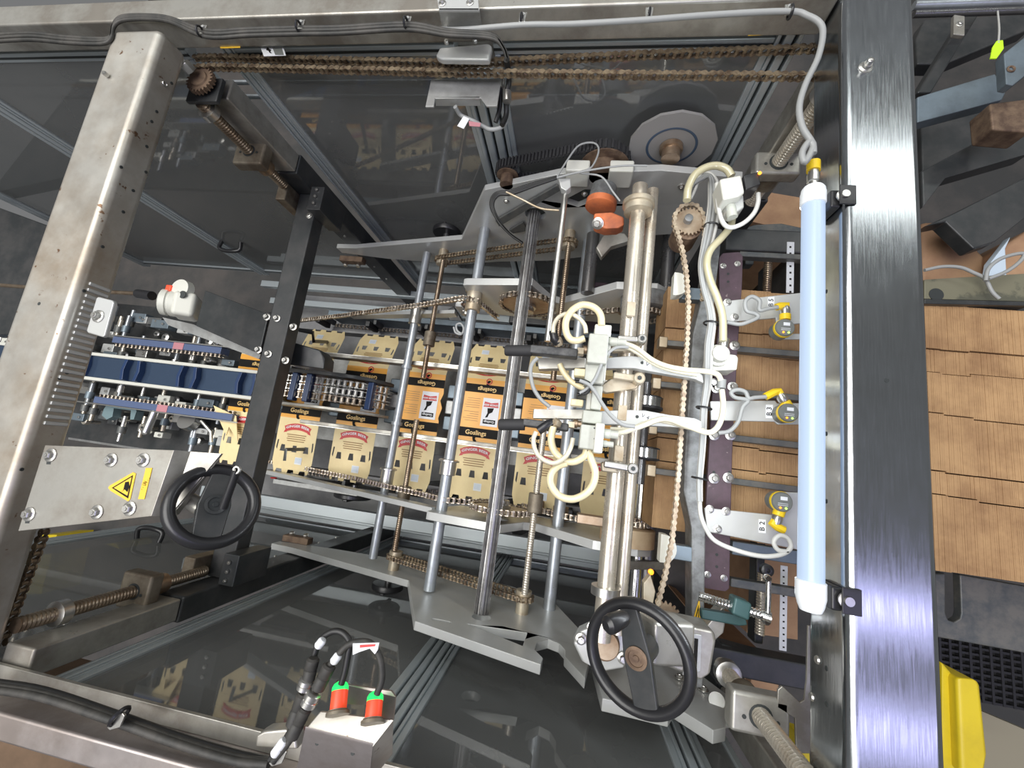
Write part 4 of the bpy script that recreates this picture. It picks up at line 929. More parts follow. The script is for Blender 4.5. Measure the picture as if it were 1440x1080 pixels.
def piston(lab, u0, v0, ur, ub, v1, d=.745):
    t = thing('vacuum_gripper', lab, 'gripper', Q((u0+ub)/2, v0, d+.03), 'black grippers')
    a = Q(u0, (v0+v1)/2, d); b = Q(ur, (v0+v1)/2, d)
    G().lathe(a, sub3(b, a), [(0, .008), (.003, .0102), (.04, .0105), (abs(b[0]-a[0]), .0105)], 20).build('nozzle', M['rubber'], t)
    rc(ur-2, v0-2, ub, v1+2, d-.012, .026).build('body', mat('dusty_black_body', (.05, .052, .055), .55, col2=(.12, .12, .12), nscale=40), t, bev=.003)
    rc(ub, v0+2, ub+9, v1-2, d-.008, .018).build('end_plate', M['beige'], t, bev=.001)
    q = Q(ub+13, (v0+v1)/2-1, d); G().lathe((q[0]-.008, q[1], d), (1, 0, 0), [(0, .006), (.002, .0078), (.008, .0078), (.009, .0055), (.022, .0055)], 12).build('brass_fitting', M['brownsteel'], t)
    return t
t = piston('upper black vacuum gripper below the bright steel rod', 710, 486, 748, 812, 500)
q = Q(787, 486, .728); G().bolt(q, (-.35, .5, -.8), .0085, .016, False).build('brass_nut', M['beige'], t)
G().tube(H([(784, 482, .720), (780, 476, .715), (778, 466, .715)], .715), .0075, 10, 3).build('push_elbow', M['plastic'], t)
t = piston('lower black vacuum gripper in front of the spline shaft', 701, 590, 738, 799, 604)
q = Q(786, 597, .728); G().bolt(q, (-.5, .1, -.8), .0085, .016, False).build('brass_nut', M['beige'], t)
G().tube(H([(777, 594, .720), (770, 597, .715), (757, 606, .715)], .715), .0075, 10, 3).build('push_elbow', M['plastic'], t)
def valve(lab, rects, extra=()):
    t = thing('valve_block', lab, 'valve', Q((rects[0][0]+rects[0][2])/2, (rects[0][1]+rects[0][3])/2, .78), 'pale valve blocks')
    for nm, (u0, v0, u1, v1, d, th, m) in zip(('main_body', 'top_cover', 'lower_body', 'side_module', 'connector_block', 'connector_block', 'side_module'), rects): rc(u0, v0, u1, v1, d, th).build(nm, M[m], t, bev=.0025)
    for u, v, d, r, L in extra:
        a = Q(u, v, d); G().lathe(a, (1, 0, 0), [(0, r*.7), (.004, r), (L*.5, r), (L*.5+.001, r*.85), (L, r*.85)], 14).build('hose_fitting', M['valve'], t)
    return t
t = valve('upper pale grey valve block beside the main tube', [(829, 468, 853, 512, .690, .06, 'valve'), (837, 455, 859, 474, .700, .05, 'offwhite'), (824, 511, 848, 540, .705, .05, 'valve'), (846, 500, 851, 536, .715, .04, 'offwhite'), (808, 517, 824, 530, .735, .02, 'hose'), (851, 472, 858, 500, .705, .04, 'offwhite')], ((855, 480, .705, .0075, .030),))
G().cyl(Q(856.5, 470, .699), Q(856.5, 470, .702), .003, 12).build('screw', M['nickel'], t)
t = valve('lower pale grey valve block beside the main tube', [(817, 596, 845, 634, .690, .06, 'valve'), (820, 576, 846, 597, .700, .05, 'valve'), (833, 541, 845, 577, .715, .04, 'valve'), (838, 594, 847, 638, .685, .03, 'offwhite'), (803, 560, 820, 572, .735, .02, 'hose'), (826, 552, 834, 577, .725, .03, 'offwhite')], ((846, 609, .700, .0080, .026), (843, 623, .700, .0055, .022)))
for u, v in ((836, 602), (836, 617)): G().cyl(Q(u, v, .6895), Q(u, v, .692), .0015, 8).build('pin_hole', M['groove'], t)
# clamp levers on the main tube
def lever(lab, a, b, d, w_, m='nickel', blk=None):
    t = thing('clamp_lever', lab, 'lever', Q(*b, d+.02), 'clamp levers')
    A, B = Vector(Q(*a, d)), Vector(Q(*b, d))
    G().bar(A, B, w_, .010).build('lever_arm', M[m], t, bev=.003)
    G().lathe(B+Vector((0, 0, .01)), (0, 0, -1), [(0, w_*.8), (.018, w_*.8), (.020, w_*.65)], 20).build('lever_eye', M[m], t)
    G().lathe(B+Vector((0, 0, -.0105)), (0, 0, -1), [(0, .004), (.002, .004)], 6).build('hex_screw', M['groove'], t)
    if blk: pl(blk, d+.012, .02).build('clamp_block', M['beige'], t, bev=.003)
lever('bright clamp lever on the main tube beside the upper valve block', (868, 476), (902, 478), .755, .011, blk=[(858, 482), (880, 476), (905, 486), (890, 492), (862, 494)])
lever('beige clamp lever on the main tube between the two vacuum arms', (862, 528), (898, 533), .755, .013, 'beige', [(838, 546), (857, 533), (872, 532), (900, 540), (896, 546), (852, 552)])
lever('polished clamp lever on the main tube below the lower valve block', (849, 652), (889, 659), .755, .012, blk=[(845, 650), (860, 648), (872, 666), (846, 663)])
# wheels on the rod
for u0, v0, v1, lab in ((907, 558, 577, 'black and chrome wheel stack right of the main tube between the arms'), (902, 628, 646, 'black and chrome wheel below the lower vacuum arm')):
    a = Q(u0, v0, .905); b = Q(u0, v1, .905); t = thing('pressure_roller', lab, 'wheel', (a[0], (a[1]+b[1])/2, 1.05), 'pressure wheels')
    G().lathe(a, (0, -1, 0), [(0, .034), (.002, .037), (a[1]-b[1]-.002, .037), (a[1]-b[1], .034)], 36).build('tyre', M['rubber'], t)
    G().lathe((a[0], a[1]-.004, a[2]), (0, -1, 0), [(0, .0378), (.018, .0378)], 36).build('chrome_band', M['chrome'], t)
    G().cyl((a[0], a[1]+.03, a[2]), (a[0], b[1]-.05, a[2]), .012, 20).build('axle', M['spline'], t)
# ================================================================= TOP OF THE UPPER OUTER PLATE
YO = YM+.50
def onp(u, v, y=YO): return W(u, v, y)
for u, v, lab in ((812, 249, 'white bearing block on the upper outer plate, left of the orange casting'), (872, 250, 'white bearing block on the upper outer plate, between the orange casting and the main tube')):
    p = onp(u, v, YO-.005); lone(G().box(p[0]-.026, p[0]+.026, YO-.010, YO+.018, p[2]-.028, p[2]+.03), 'bearing_block', 'offwhite', lab, 'block', 'white bearing blocks', bev=.004)
t = thing('cam_clamp', 'orange painted casting with a lever and bolt on a grey grooved drum', 'casting', Q(848, 300, .9))
a, b = Q(850, 262, .86), Q(842, 300, .86)
G().lathe(a, sub3(b, a), [(0, .022), (.003, .028), (.040, .029), (.042, .026)], 32).build('grooved_drum', M['greybar'], t)
G().lathe(Q(846, 284, .86), sub3(b, a), [(0, .034), (.014, .034), (.016, .030)], 32).build('orange_ring', M['orangecast'], t)
pl([(835, 300), (862, 298), (878, 305), (878, 316), (870, 320), (850, 321), (836, 316)], .835, .03).build('orange_lever', M['orangecast'], t, bev=.004)
G().bolt(Q(841, 314, .835), (-.2, -.6, -.8), .008, .014).build('bolt', M['nickel'], t)
q = Q(855, 277, .832); G().cyl(q, (q[0], q[1], .84), .006, 14).build('drum_hole', M['groove'], t)
lone(pl([(852, 325), (880, 328), (886, 338), (860, 346), (846, 362), (838, 348)], .95, .02), 'curved_bracket', 'oldsteel', 'grey curved bracket below the orange casting', 'bracket', bev=.003)
# rod head bracket and sensors near the rod
lone(pl([(785, 251), (802, 250), (803, 262), (796, 268), (789, 264)], .80, .02), 'rod_bracket', 'alu', 'pale bracket holding the upper end of the bright steel rod', 'bracket', bev=.002)
# diagonal black straps in front of plate
for pts, lab in (([(784, 258), (790, 264), (702, 316), (697, 308)], 'black diagonal strap on the upper outer plate from the rod bracket to the wires'), ([(736, 310), (742, 322), (722, 326), (716, 322)], 'short black strap left of the spline shaft on the upper plate')):
    lone(G().slab([onp(u, v, YO-.003) for u, v in pts], (0, -.006, 0)), 'strap', 'greyblack', lab, 'strap', 'black straps', bev=.001)
bolts(pU, [onp(u, v, YO-.0) for u, v in ((712, 282), (822, 272), (868, 257), (958, 262))], (0, -1, 0), .005, .006)
g = G()
# grey disc behind with ring
q = W(944, 206, .698)
t = thing('grey_disc', 'large flat grey disc with a blue grey ring standing behind the upper outer plate', 'disc', (q[0], .698, q[2]+.13))
n = 14; R_ = .090
G().prism([(q[0]+R_*math.cos(2*PI*(k+.5)/n), q[2]+R_*math.sin(2*PI*(k+.5)/n)) for k in range(n)], 'y', .698, .704).build('disc', M['reel'], t)
G().torus((q[0], .6975, q[2]), (0, 1, 0), .050, .0026, 48, 6, sq=.2).build('ring', M['bluering'], t)
G().lathe((q[0], .697, q[2]), (0, -1, 0), [(0, .024), (.010, .024), (.011, .019), (.03, .019)], 28).build('hub', M['brownsteel'], t)
# toothed belt
yb = YM+.54; A = W(715, 240, yb); B = W(851, 226, yb)
t = thing('toothed_belt', 'black toothed belt on two pulleys above the upper outer plate', 'belt', ((A[0]+B[0])/2, yb, A[2]+.05))
def beltpts(A, B, ra, rb):
    ax = Vector((B[0]-A[0], 0, B[2]-A[2])).normalized(); nn = Vector((-ax.z, 0, ax.x)); o = []
    for k in range(13): q_ = PI/2+PI*k/12; o.append(Vector(A)+ax*math.cos(q_)*ra+nn*math.sin(q_)*ra)
    for k in range(13): q_ = -PI/2+PI*k/12; o.append(Vector(B)+ax*math.cos(q_)*rb+nn*math.sin(q_)*rb)
    return o
bp_ = beltpts(A, B, .026, .050); g = G(); N_ = len(bp_)
for i in range(N_):
    a, b = bp_[i], bp_[(i+1) % N_]; L_ = (b-a).length
    if L_ < 1e-5: continue
    tt_ = (b-a)/L_; nn = tt_.cross(Vector((0, 1, 0)))
    g.obox((a+b)/2, tt_*L_/2, Vector((0, .011, 0)), nn*.0015)
    m_ = max(1, int(L_/.0085))
    for k in range(m_): c_ = a+tt_*L_*(k+.5)/m_; g.obox(c_+nn*.003, tt_*.0024, Vector((0, .0108, 0)), nn*.0030); g.obox(c_-nn*.003, tt_*.0024, Vector((0, .0108, 0)), nn*.0030)
g.build('belt', M['rubber'], t)
for P_, r in ((A, .023), (B, .047)):
    G().gear(P_, (0, 1, 0), r, .024, int(r*900), .003).build('pulley', M['spline'], t)
    G().lathe((P_[0], yb-.012, P_[2]), (0, -1, 0), [(0, r*1.15), (.003, r*1.15), (.004, r*.7), (.028, r*.7)], 28).build('pulley_flange', M['rust'], t)
# knobs
def knob(lab, u, v, y, R_, s):
    p = W(u, v, y); t = thing('star_knob', lab, 'knob', (p[0], y, p[2]+R_), 'black round knobs')
    G().lathe(p, (0, s, 0), [(0, R_*.95), (.003, R_), (.014, R_), (.018, R_*.9), (.018, R_*.62), (.010, R_*.58), (.010, 0.0001)], 36).build('disc', M['plastic'], t)
    G().box(p[0]-R_*.12, p[0]+R_*.12, min(p[1]+s*.008, p[1]+s*.026), max(p[1]+s*.008, p[1]+s*.026), p[2]-R_*.8, p[2]+R_*.8).build('grip_rib', M['plastic'], t, bev=.002)
    G().cyl((p[0], y, p[2]), (p[0], y-s*.03, p[2]), .010, 14).build('stem', M['spline'], t)
knob('round black knob behind the upper outer plate near its left tip', 628, 330, YO+.045, .046, 1)
knob('round black knob outside the lower outer plate over the dark door pane', 546, 820, YM-.55, .045, -1)
knob('big black knob hanging below the left chain guide', 497, 694, YM-.345, .066, -1)
for s, u, v in ((1, 497, 367), (-1, 420, 758)):
    p = W(u, v, YM+s*.49)
    t = thing('stop_block', ('brown stop block with two bolts under the upper plate tip' if s > 0 else 'brown stop block with two bolts on the lower plate tip'), 'block', (p[0], p[1], p[2]+.02), 'stop blocks')
    G().box(p[0]-.045, p[0]+.045, p[1]-.010, p[1]+.010, p[2]-.02, p[2]+.01).build('block', M['rust'], t, bev=.002)
    bolts(t, [(p[0]-.025, p[1]-s*.010-.002, p[2]), (p[0]+.025, p[1]-s*.010-.002, p[2])], (0, -s, -.5), .008, .012, False)
# base flange of the main tube at the lower plate
a = TB
t = thing('tube_foot', 'pale cast foot with bolts holding the lower end of the main tube', 'foot', (a.x, a.y, .86))
pl([(806, 905), (815, 888), (832, 880), (868, 882), (885, 905), (878, 940), (845, 946), (818, 930)], .84, .03).build('casting', M['alu'], t, bev=.004)
G().lathe(Q(850, 905, .84), (0, .25, -1), [(0, .026), (.008, .026), (.010, .021), (.030, .021)], 28).build('socket', M['brownsteel'], t)
bolts(t, [Q(u, v, .838) for u, v in ((817, 898), (876, 925), (833, 882))], (0, 0, -1), .0065, .010)
# brass collars on inner lower plate
for u, v, lab in ((755, 713, 'brown collar where the bright adjusting screw passes the lower inner plate'), (788, 722, 'rusty collar of the grey round rod at the lower inner plate')):
    p = W(u, v, YM-.28); lone(G().lathe((p[0], p[1]+.02, p[2]), (0, -1, 0), [(0, .020), (.002, .022), (.03, .022), (.031, .026), (.036, .026)], 20), 'collar', 'brownsteel', lab, 'collar', 'brown collars')
lone(rc(812, 722, 850, 742, 1.02, .03), 'rust_block', 'brownsteel', 'brown stained block beside the chain at the lower inner plate', 'block', bev=.003)
# white solenoid valve top right
t = thing('solenoid_valve', 'white solenoid valve with a black coil and orange light at the upper right', 'valve', Q(1035, 275, .75))
pl([(1012, 251), (1043, 245), (1048, 270), (1041, 276), (1017, 281)], .70, .045).build('body', M['offwhite'], t, bev=.004)
pl([(1045, 246), (1067, 241), (1070, 259), (1049, 267)], .705, .04).build('coil', M['plastic'], t, bev=.002)
pl([(1021, 280), (1046, 273), (1047, 291), (1034, 300), (1022, 296)], .72, .03).build('base', M['alu'], t, bev=.003)
G().lathe(Q(1068, 244, .703), (0, 0, -1), [(0, .003), (.002, .003)], 10).build('led', M['amberled'], t)
G().cyl(Q(1027, 290, .725), Q(1030, 306, .725), .009, 16).build('hose_fitting', M['valve'], t)
t = thing('pressure_regulator', 'white pressure regulator with a round dial on the purple plate', 'regulator', Q(1015, 505, .87))
pl([(1001, 494), (1036, 499), (1039, 503), (1037, 520), (1002, 521), (998, 512)], .80, .05).build('body', M['offwhite'], t, bev=.004)
G().lathe(Q(1008, 501, .80), (0, 0, -1), [(0, .020), (.008, .020), (.009, .015), (.024, .0145), (.026, .012)], 32).build('dial', M['offwhite'], t)
G().lathe(Q(1017, 490, .80), (.04, 1, 0), [(0, .008), (.006, .010), (.018, .010), (.019, .008)], 16).build('inlet_fitting', M['nickel'], t)
G().cyl(Q(1015, 534, .81), Q(1014, 546, .81), .008, 14).build('outlet_elbow', M['cable'], t)
bolts(t, [Q(u, v, .82) for u, v in ((1002, 539), (1007, 546))], (0, 0, -1), .006, .008)
# ================================================================= HOSES AND CABLES
def hose(lab, pts, d, r, m, cat='hose', name='air_hose', grp=None, n=10): return lone(G().tube(H(pts, d), r, n, 5), name, m, lab, cat, grp)
hose('thick braided hose looping above the upper valve block', [(846, 458), (845, 445), (840, 436), (830, 430), (817, 429), (804, 437), (796, 451), (796, 466), (802, 477), (812, 479), (822, 476)], .70, .0062, 'hose')
hose('thin clear hose arching from the upper gripper elbow', [(778, 468), (779, 457), (786, 446), (799, 441), (812, 446), (822, 457), (824, 469)], .705, .0040, 'clearhose')
hose('braided hose passing under the upper vacuum arm', [(787, 512), (793, 524), (802, 535), (812, 542), (822, 546)], .77, .0055, 'hose')
hose('thin grey hose hanging left of the upper vacuum arm', [(756, 503), (748, 512), (746, 525), (750, 545), (760, 561), (773, 572)], .72, .0035, 'cable')
hose('thick braided hose making a full loop below the lower valve block', [(778, 600), (775, 618), (780, 635), (793, 647), (808, 649), (822, 641), (826, 632), (832, 648), (837, 665), (833, 683), (821, 696), (804, 702), (786, 697), (775, 682), (775, 667), (784, 656), (797, 651)], .715, .0062, 'hose')
hose('thin clear hose arching below the lower gripper', [(754, 607), (750, 619), (754, 636), (765, 647), (780, 651), (795, 642), (803, 628), (806, 616)], .70, .0040, 'clearhose')
hose('grey wire running from the upper arm down to the lower valve', [(884, 488), (866, 489), (852, 500), (844, 516), (837, 532), (827, 545), (815, 553)], .695, .0028, 'cable', 'cable', 'signal_cable')
hose('grey cable crossing diagonally onto the lower vacuum arm', [(815, 535), (828, 541), (838, 553), (847, 568), (860, 585), (876, 597), (893, 600)], .69, .0032, 'cable', 'cable', 'signal_cable')
hose('black wire bunch tied between the two valve blocks', [(808, 533), (820, 535), (830, 541), (826, 552), (812, 555)], .70, .0028, 'blackcable', 'cable', 'signal_cable')
hose('second black wire tied between the two valve blocks', [(809, 537), (822, 538), (829, 546), (822, 554), (812, 551)], .695, .0022, 'blackcable', 'cable', 'signal_cable')
hose('clear yellowed hose lying along the upper vacuum arm', [(862, 480), (881, 484), (897, 491), (917, 506), (938, 515), (965, 520), (990, 522), (1008, 526), (1014, 535)], .755, .0048, 'clearhose')
hose('second clear hose lying along the upper vacuum arm', [(864, 485), (882, 489), (899, 498), (920, 512), (945, 521), (980, 527)], .760, .0036, 'clearhose')
hose('clear yellowed hose from the lower valve block to the regulator', [(857, 610), (875, 608), (900, 600), (933, 589), (963, 598), (993, 608), (1006, 604), (1014, 590), (1017, 570), (1015, 548)], .745, .0048, 'clearhose')
hose('second hose running along the lower vacuum arm', [(858, 603), (885, 603), (915, 592), (940, 594), (970, 602), (990, 605)], .76, .0036, 'clearhose')
hose('olive clear hose from the solenoid valve down to the regulator', [(1030, 304), (1027, 319), (1014, 335), (999, 352), (994, 371), (999, 395), (1009, 420), (1016, 445), (1017, 480)], .77, .0068, 'olivehose')
hose('thick olive hose arching over the white cable bundle at the top', [(966, 282), (968, 264), (977, 246), (992, 236), (1008, 233), (1022, 238), (1029, 248)], .74, .0072, 'olivehose')
offs = [(-7, 0), (-3.5, 1), (0, 0), (3.5, 1), (7, 0), (-5, 2), (5, -1)]
for i, (ox, kk) in enumerate(offs):
    f = ox/7
    pts = [(968+ox*.5, 279), (973+ox*.8, 262+abs(f)*2), (986, 249-f*5), (999+ox*.3, 247-f*2), (1004+ox*.9, 262), (1004+ox, 290), (1000+ox, 318), (994+ox*.9, 346), (988+ox*.6, 375), (991+ox*.5, 404), (998+ox*.5, 430), (1001+ox*.55, 455), (997+ox*.6, 487), (995+ox*.5, 540), (990+ox*.4, 575), (988+ox*.35, 623), (984+ox*.3, 673), (984+ox*.25, 705)]
    hose('white cable of the long tied bundle beside the grey bar', pts, .79-.006*(i % 3), .0031, 'whitecable' if i not in (2, 5) else 'cable', 'cable', 'bundle_cable', 'white cable bundle', 8)
hose('white cable curling from the bundle to the lower sensor', [(984, 700), (985, 722), (992, 742), (1005, 760), (1033, 773), (1070, 782), (1098, 780), (1112, 770), (1108, 757), (1096, 753), (1088, 762), (1094, 773), (1108, 776)], .79, .0038, 'whitecable', 'cable', 'sensor_cable', 'sensor cables')
hose('grey cable with one loop feeding the upper sensor', [(1094, 432), (1080, 434), (1068, 436), (1068, 423), (1057, 417), (1048, 424), (1050, 437), (1062, 441), (1066, 446), (1054, 452), (1040, 456), (1022, 453)], .80, .0038, 'cable', 'cable', 'sensor_cable', 'sensor cables')
hose('grey cable with one loop feeding the middle sensor', [(1077, 558), (1062, 559), (1053, 560), (1048, 551), (1037, 548), (1028, 552), (1034, 559), (1052, 563), (1044, 573), (1038, 593), (1026, 606), (1010, 609)], .80, .0038, 'cable', 'cable', 'sensor_cable', 'sensor cables')
hose('white cable hanging in a bow below the solenoid valve', [(1008, 258), (1010, 290), (1016, 312), (1027, 320), (1045, 314), (1060, 300), (1066, 285), (1066, 272)], .73, .0040, 'whitecable', 'cable', 'valve_cable')
for i, k in enumerate((0, 4, 8)):
    hose('black wire of the curved bunch on the upper outer plate', [(735, 342), (716, 328), (700, 310-k*.3), (690+k*.4, 288), (697+k*.5, 272+k*.3), (720, 268+k*.6), (750, 258+k*.5), (783, 249+k*.2)], .80, .0030, 'blackcable', 'cable', 'wire', 'black wires on the upper plate')
hose('thin brown wire running from the black bunch to the steel rod', [(712, 270), (735, 281), (760, 293), (786, 296)], .79, .0022, 'beige', 'cable', 'wire')
hose('thin grey wire arching above the toothed belt to the bearing blocks', [(783, 249), (800, 222), (815, 204), (835, 201), (842, 212), (832, 235), (815, 243), (845, 248), (862, 270), (872, 283)], .80, .0020, 'cable', 'cable', 'wire')
hose('thin wire along the top edge of the upper outer plate', [(783, 250), (810, 243), (850, 236), (880, 233), (910, 233)], .79, .0020, 'cable', 'cable', 'wire')
hose('small grey cable coil on the second cross shaft', [(650, 470), (643, 465), (642, 457), (648, 455), (652, 462), (649, 470), (641, 468), (638, 460)], 1.10, .003, 'cable', 'cable', 'signal_cable')
# upper beam cables
yb_ = [0, -5, -9]
for i, o_ in enumerate(yb_):
    hose('dusty dark cable in the run along the top beam', [(-30, 60+o_), (40, 56+o_), (90, 60+o_*.9), (140, 62+o_*.8), (156, 55+o_*.4), (160, 38+o_*.3), (172, 29+o_*.6), (205, 27+o_*.6), (240, 31+o_*.6), (290, 52+o_), (350, 50+o_), (423, 48+o_), (480, 47+o_), (573, 42+o_), (630, 50+o_*.8), (690, 54+o_*.6), (708, 68), (714, 84)], .547, .0034, 'dustcable', 'cable', 'beam_cable', 'cables along the top beam')
hose('long grey cable running right along the top beam to the light tube', [(573, 38, .56), (640, 42, .56), (735, 35), (800, 34), (907, 28), (1000, 21), (1107, 16), (1135, 22), (1153, 33), (1157, 50), (1150, 82), (1133, 118), (1124, 150), (1128, 178), (1140, 198), (1143, 208), (1132, 228), (1128, 215), (1137, 200), (1143, 205), (1144, 216)], .540, .0042, 'cable', 'cable', 'lamp_cable')
for i, (u, v) in enumerate(((285, 40), (423, 33), (573, 28), (735, 23), (913, 16), (1110, 12))):
    t = thing('cable_clip', ['first', 'second', 'third', 'fourth', 'fifth', 'sixth'][i]+' metal cable clip from the left along the top beam', 'clip', Q(u, v, .55), 'cable clips on the top beam')
    a = Q(u, v, .545); G().slab([(a[0]-.006, a[1]+.008, .545), (a[0]+.006, a[1]+.008, .545), (a[0]+.005, a[1]-.010, .545), (a[0]-.005, a[1]-.010, .545)], (0, 0, .003)).build('tab', M['nickel'], t, bev=.0006)
    G().torus((a[0], a[1]-.010, .542), (1, 0, 0), .008, .002, 16, 6).build('tie', M['plastic'], t)
    G().lathe((a[0], a[1]+.003, .545), (0, 0, -1), [(0, .003), (.002, .003)], 8).build('screw', M['galv'], t)
# lower beam cables
for i, o_ in enumerate((0, 5, 10)):
    hose('dusty cable in the run along the lower left beam', [(-20, 958+o_), (60, 971+o_), (160, 1004+o_), (250, 1036+o_), (330, 1060+o_), (378, 1070+o_*.5)], .572-.004*i, .0052, 'dustcable' if i else 'blackcable', 'cable', 'beam_cable', 'cables along the lower beam')
# ================================================================= LEFT LUG CONVEYOR
t = thing('lug_conveyor', 'central lug conveyor with a shiny dark blue belt between white edged rails', 'conveyor', (-1.2, YM, 1.46))
x0, x1 = -2.3, -1.0
for s in (-1, 1):
    G().box(x0, x1+.02, YM-.012+s*.046-.006, YM-.012+s*.046+.006, 1.30, 1.35).build('side_rail', M['offwhite'], t, bev=.002)
G().box(x0, x1, YM-.052, YM+.028, 1.310, 1.34).build('belt', M['bluebelt'], t, bev=.001)
for k in range(5):
    x = Q(358, 545, 1.3)[0]-.235*k
    for off in (0, .060):
        sg_ = 1 if off == 0 else -1
        G().prism([(x-off-sg_*.010, YM-.050), (x-off+sg_*.003, YM-.050), (x-off+sg_*.010, YM-.012), (x-off+sg_*.003, YM+.026), (x-off-sg_*.010, YM+.026), (x-off-sg_*.003, YM-.012)], 'd', 1.288, 1.311).build('lug', M['blue'], t, bev=.002)
# chain end
t = thing('lug_chain', 'double roller chain with dark blue lugs bending around the wheel at the conveyor end', 'chain', (-.85, YM, 1.47))
def arcp(y): return [(-1.00, y-.012, 1.285), (-.88, y-.012, 1.265), (-.78, y-.012, 1.262), (-.72, y-.012, 1.272), (-.67, y-.012, 1.295), (-.64, y-.012, 1.330), (-.63, y-.012, 1.355)]
for y in (YM+.035, YM+.008, YM-.018): G().chain(arcp(y), (0, 1, 0), pitch=.020, w_=.014, ph=.0085, tk=.002).build('chain_row', M['nickel'] if y > YM else M['chain'], t)
for x, d in ((-.92, 1.262), (-.865, 1.257), (-.665, 1.292)): G().box(x-.010, x+.010, YM-.052, YM+.040, d-.012, d+.015).build('lug', M['blue'], t, bev=.003)
G().cyl((-.75, YM-.04, 1.325), (-.75, YM+.02, 1.325), .045, 40).build('end_wheel', M['black'], t)
o = G()
pr = [(-1.04, 1.265), (-.85, 1.232), (-.75, 1.235), (-.67, 1.265), (-.62, 1.33), (-.62, 1.36), (-1.04, 1.36)]
G().prism(pr, 'y', YM+.040, YM+.052).build('side_cheek', M['black'], t, bev=.002)
G().prism([(a_, min(b_+.03, 1.362)) for a_, b_ in pr], 'y', YM-.068, YM-.058).build('side_cheek', M['oldsteel'], t, bev=.002)
# outer blue rails
for s, lab in ((1, 'upper blue grey wear strip beside the lug conveyor with a pink patch'), (-1, 'lower blue grey wear strip beside the lug conveyor with a pink patch')):
    t = thing('wear_strip', lab, 'strip', (-1.3, YM+s*.145, 1.44), 'wear strips')
    y = YM+s*.135
    xa, xb = (Q(168, 472, 1.36)[0], Q(318, 490, 1.36)[0]) if s > 0 else (Q(142, 556, 1.36)[0], Q(333, 585, 1.36)[0])
    y = YM-.014+s*.118
    G().box(xa, xb, y-.012, y+.012, 1.34, 1.38).build('strip', M['bluerail'], t, bev=.001)
    G().box(xa-.12, xb+.03, y+s*.015-.002, y+s*.015+.002, 1.335, 1.37).build('bright_edge', M['nickel'], t)
    px = Q(236, 573, 1.36)[0] if s < 0 else Q(261, 477, 1.36)[0]
    G().box(px-.022, px+.022, y-.0125, y+.0125, 1.3385, 1.3402).build('pink_patch', M['pinkpatch'], t)
    G().chain([(xa, y-s*.018, 1.36), (xb, y-s*.018, 1.36)], (0, 1, 0), pitch=.018, w_=.006, ph=.006).build('side_chain', M['darkchain'], t)
# mechanism pieces in the shadow around the conveyor: rollers, guide blocks, spindles
lone(G().box(-2.5, -1.32, YM-.30, YM+.30, 1.52, 1.54), 'dark_backing_tray', 'black', 'added black tray making a dark background below the lug conveyor at the left', 'bed')  # added black tray, a dark background between the small pieces
rnd = random.Random(21)
def small(kind, x, y, d, sc, row):
    if kind == 0:
        t = thing('guide_roller', 'small steel guide roller in the '+row, 'roller', (x, y, d+.05), 'guide rollers in the '+row)
        G().lathe((x, y, d), (0, 0, 1), [(0, .010*sc), (.003, .014*sc), (.020, .014*sc), (.022, .007), (.06, .007)], 16).build('roller', M[rnd.choice(('nickel', 'nickel', 'rawtube', 'spline'))], t)
        G().lathe((x, y, d-.004), (0, 0, 1), [(0, .004), (.005, .004)], 6).build('screw', M['groove'], t)
    elif kind == 1:
        t = thing('guide_block', 'small machined guide block in the '+row, 'block', (x, y, d+.05), 'guide blocks in the '+row)
        w_ = rnd.uniform(.018, .035)*sc; h_ = rnd.uniform(.010, .018)*sc
        G().box(x-w_, x+w_, y-h_, y+h_, d, d+.04).build('block', M[rnd.choice(('bluegrey', 'galv', 'greyblack', 'black', 'oldsteel', 'offwhite', 'alu', 'nickel'))], t, bev=.003)
        G().bolt((x+w_*.4, y, d), (0, 0, -1), .005, .005, False).build('bolt', M['nickel'], t)
    else:
        t = thing('cross_spindle', 'short steel spindle crossing in the '+row, 'spindle', (x, y, d+.02), 'spindles in the '+row)
        G().cyl((x, y-.045*sc, d+.012), (x, y+.045*sc, d+.012), .008, 14).build('spindle', M[rnd.choice(('nickel', 'rawtube', 'zinc'))], t)
        G().cyl((x, y-.018, d+.012), (x, y+.008, d+.012), .014, 14).build('sleeve', M[rnd.choice(('greyblack', 'bluegrey', 'nickel'))], t)
for row, yc_, n_, x0, x1, dd in (('dark gap above the lug conveyor', YM+.068, 26, -2.0, -1.02, 1.40), ('dark gap below the lug conveyor', YM-.092, 26, -2.0, -1.02, 1.40), ('row above the upper wear strip', YM+.175, 30, -2.05, -1.20, 1.40),
                        ('row below the lower wear strip', YM-.195, 34, -1.95, -1.15, 1.42), ('area left of the left beam', YM+.03, 30, -2.45, -2.0, 1.40)):
    for i in range(n_):
        x = x0+(x1-x0)*(i+.5)/n_+rnd.uniform(-.01, .01); yy = yc_+rnd.uniform(-.028, .028)*(3.2 if 'left of' in row else (1.5 if 'row' in row else .8))
        small(rnd.choice((0, 1, 1, 2)), x, yy, dd+rnd.uniform(-.02, .04), rnd.uniform(.8, 1.25), row)
t = thing('lever_handle', 'bent steel clamp lever on a round boss below the lower wear strip', 'lever', Q(270, 600, 1.4))
G().lathe(Q(262, 590, 1.38), (0, -.3, 1), [(0, .035), (.03, .035)], 24).build('boss', M['nickel'], t)
G().tube(H([(283, 592), (297, 608), (297, 622)], 1.36), .006, 8, 1).build('lever', M['nickel'], t)
lone(G().cyl(Q(219, 576, 1.36), Q(205, 608, 1.36), .013, 16), 'steel_pin', 'nickel', 'long round steel pin pointing down below the lower wear strip', 'pin')
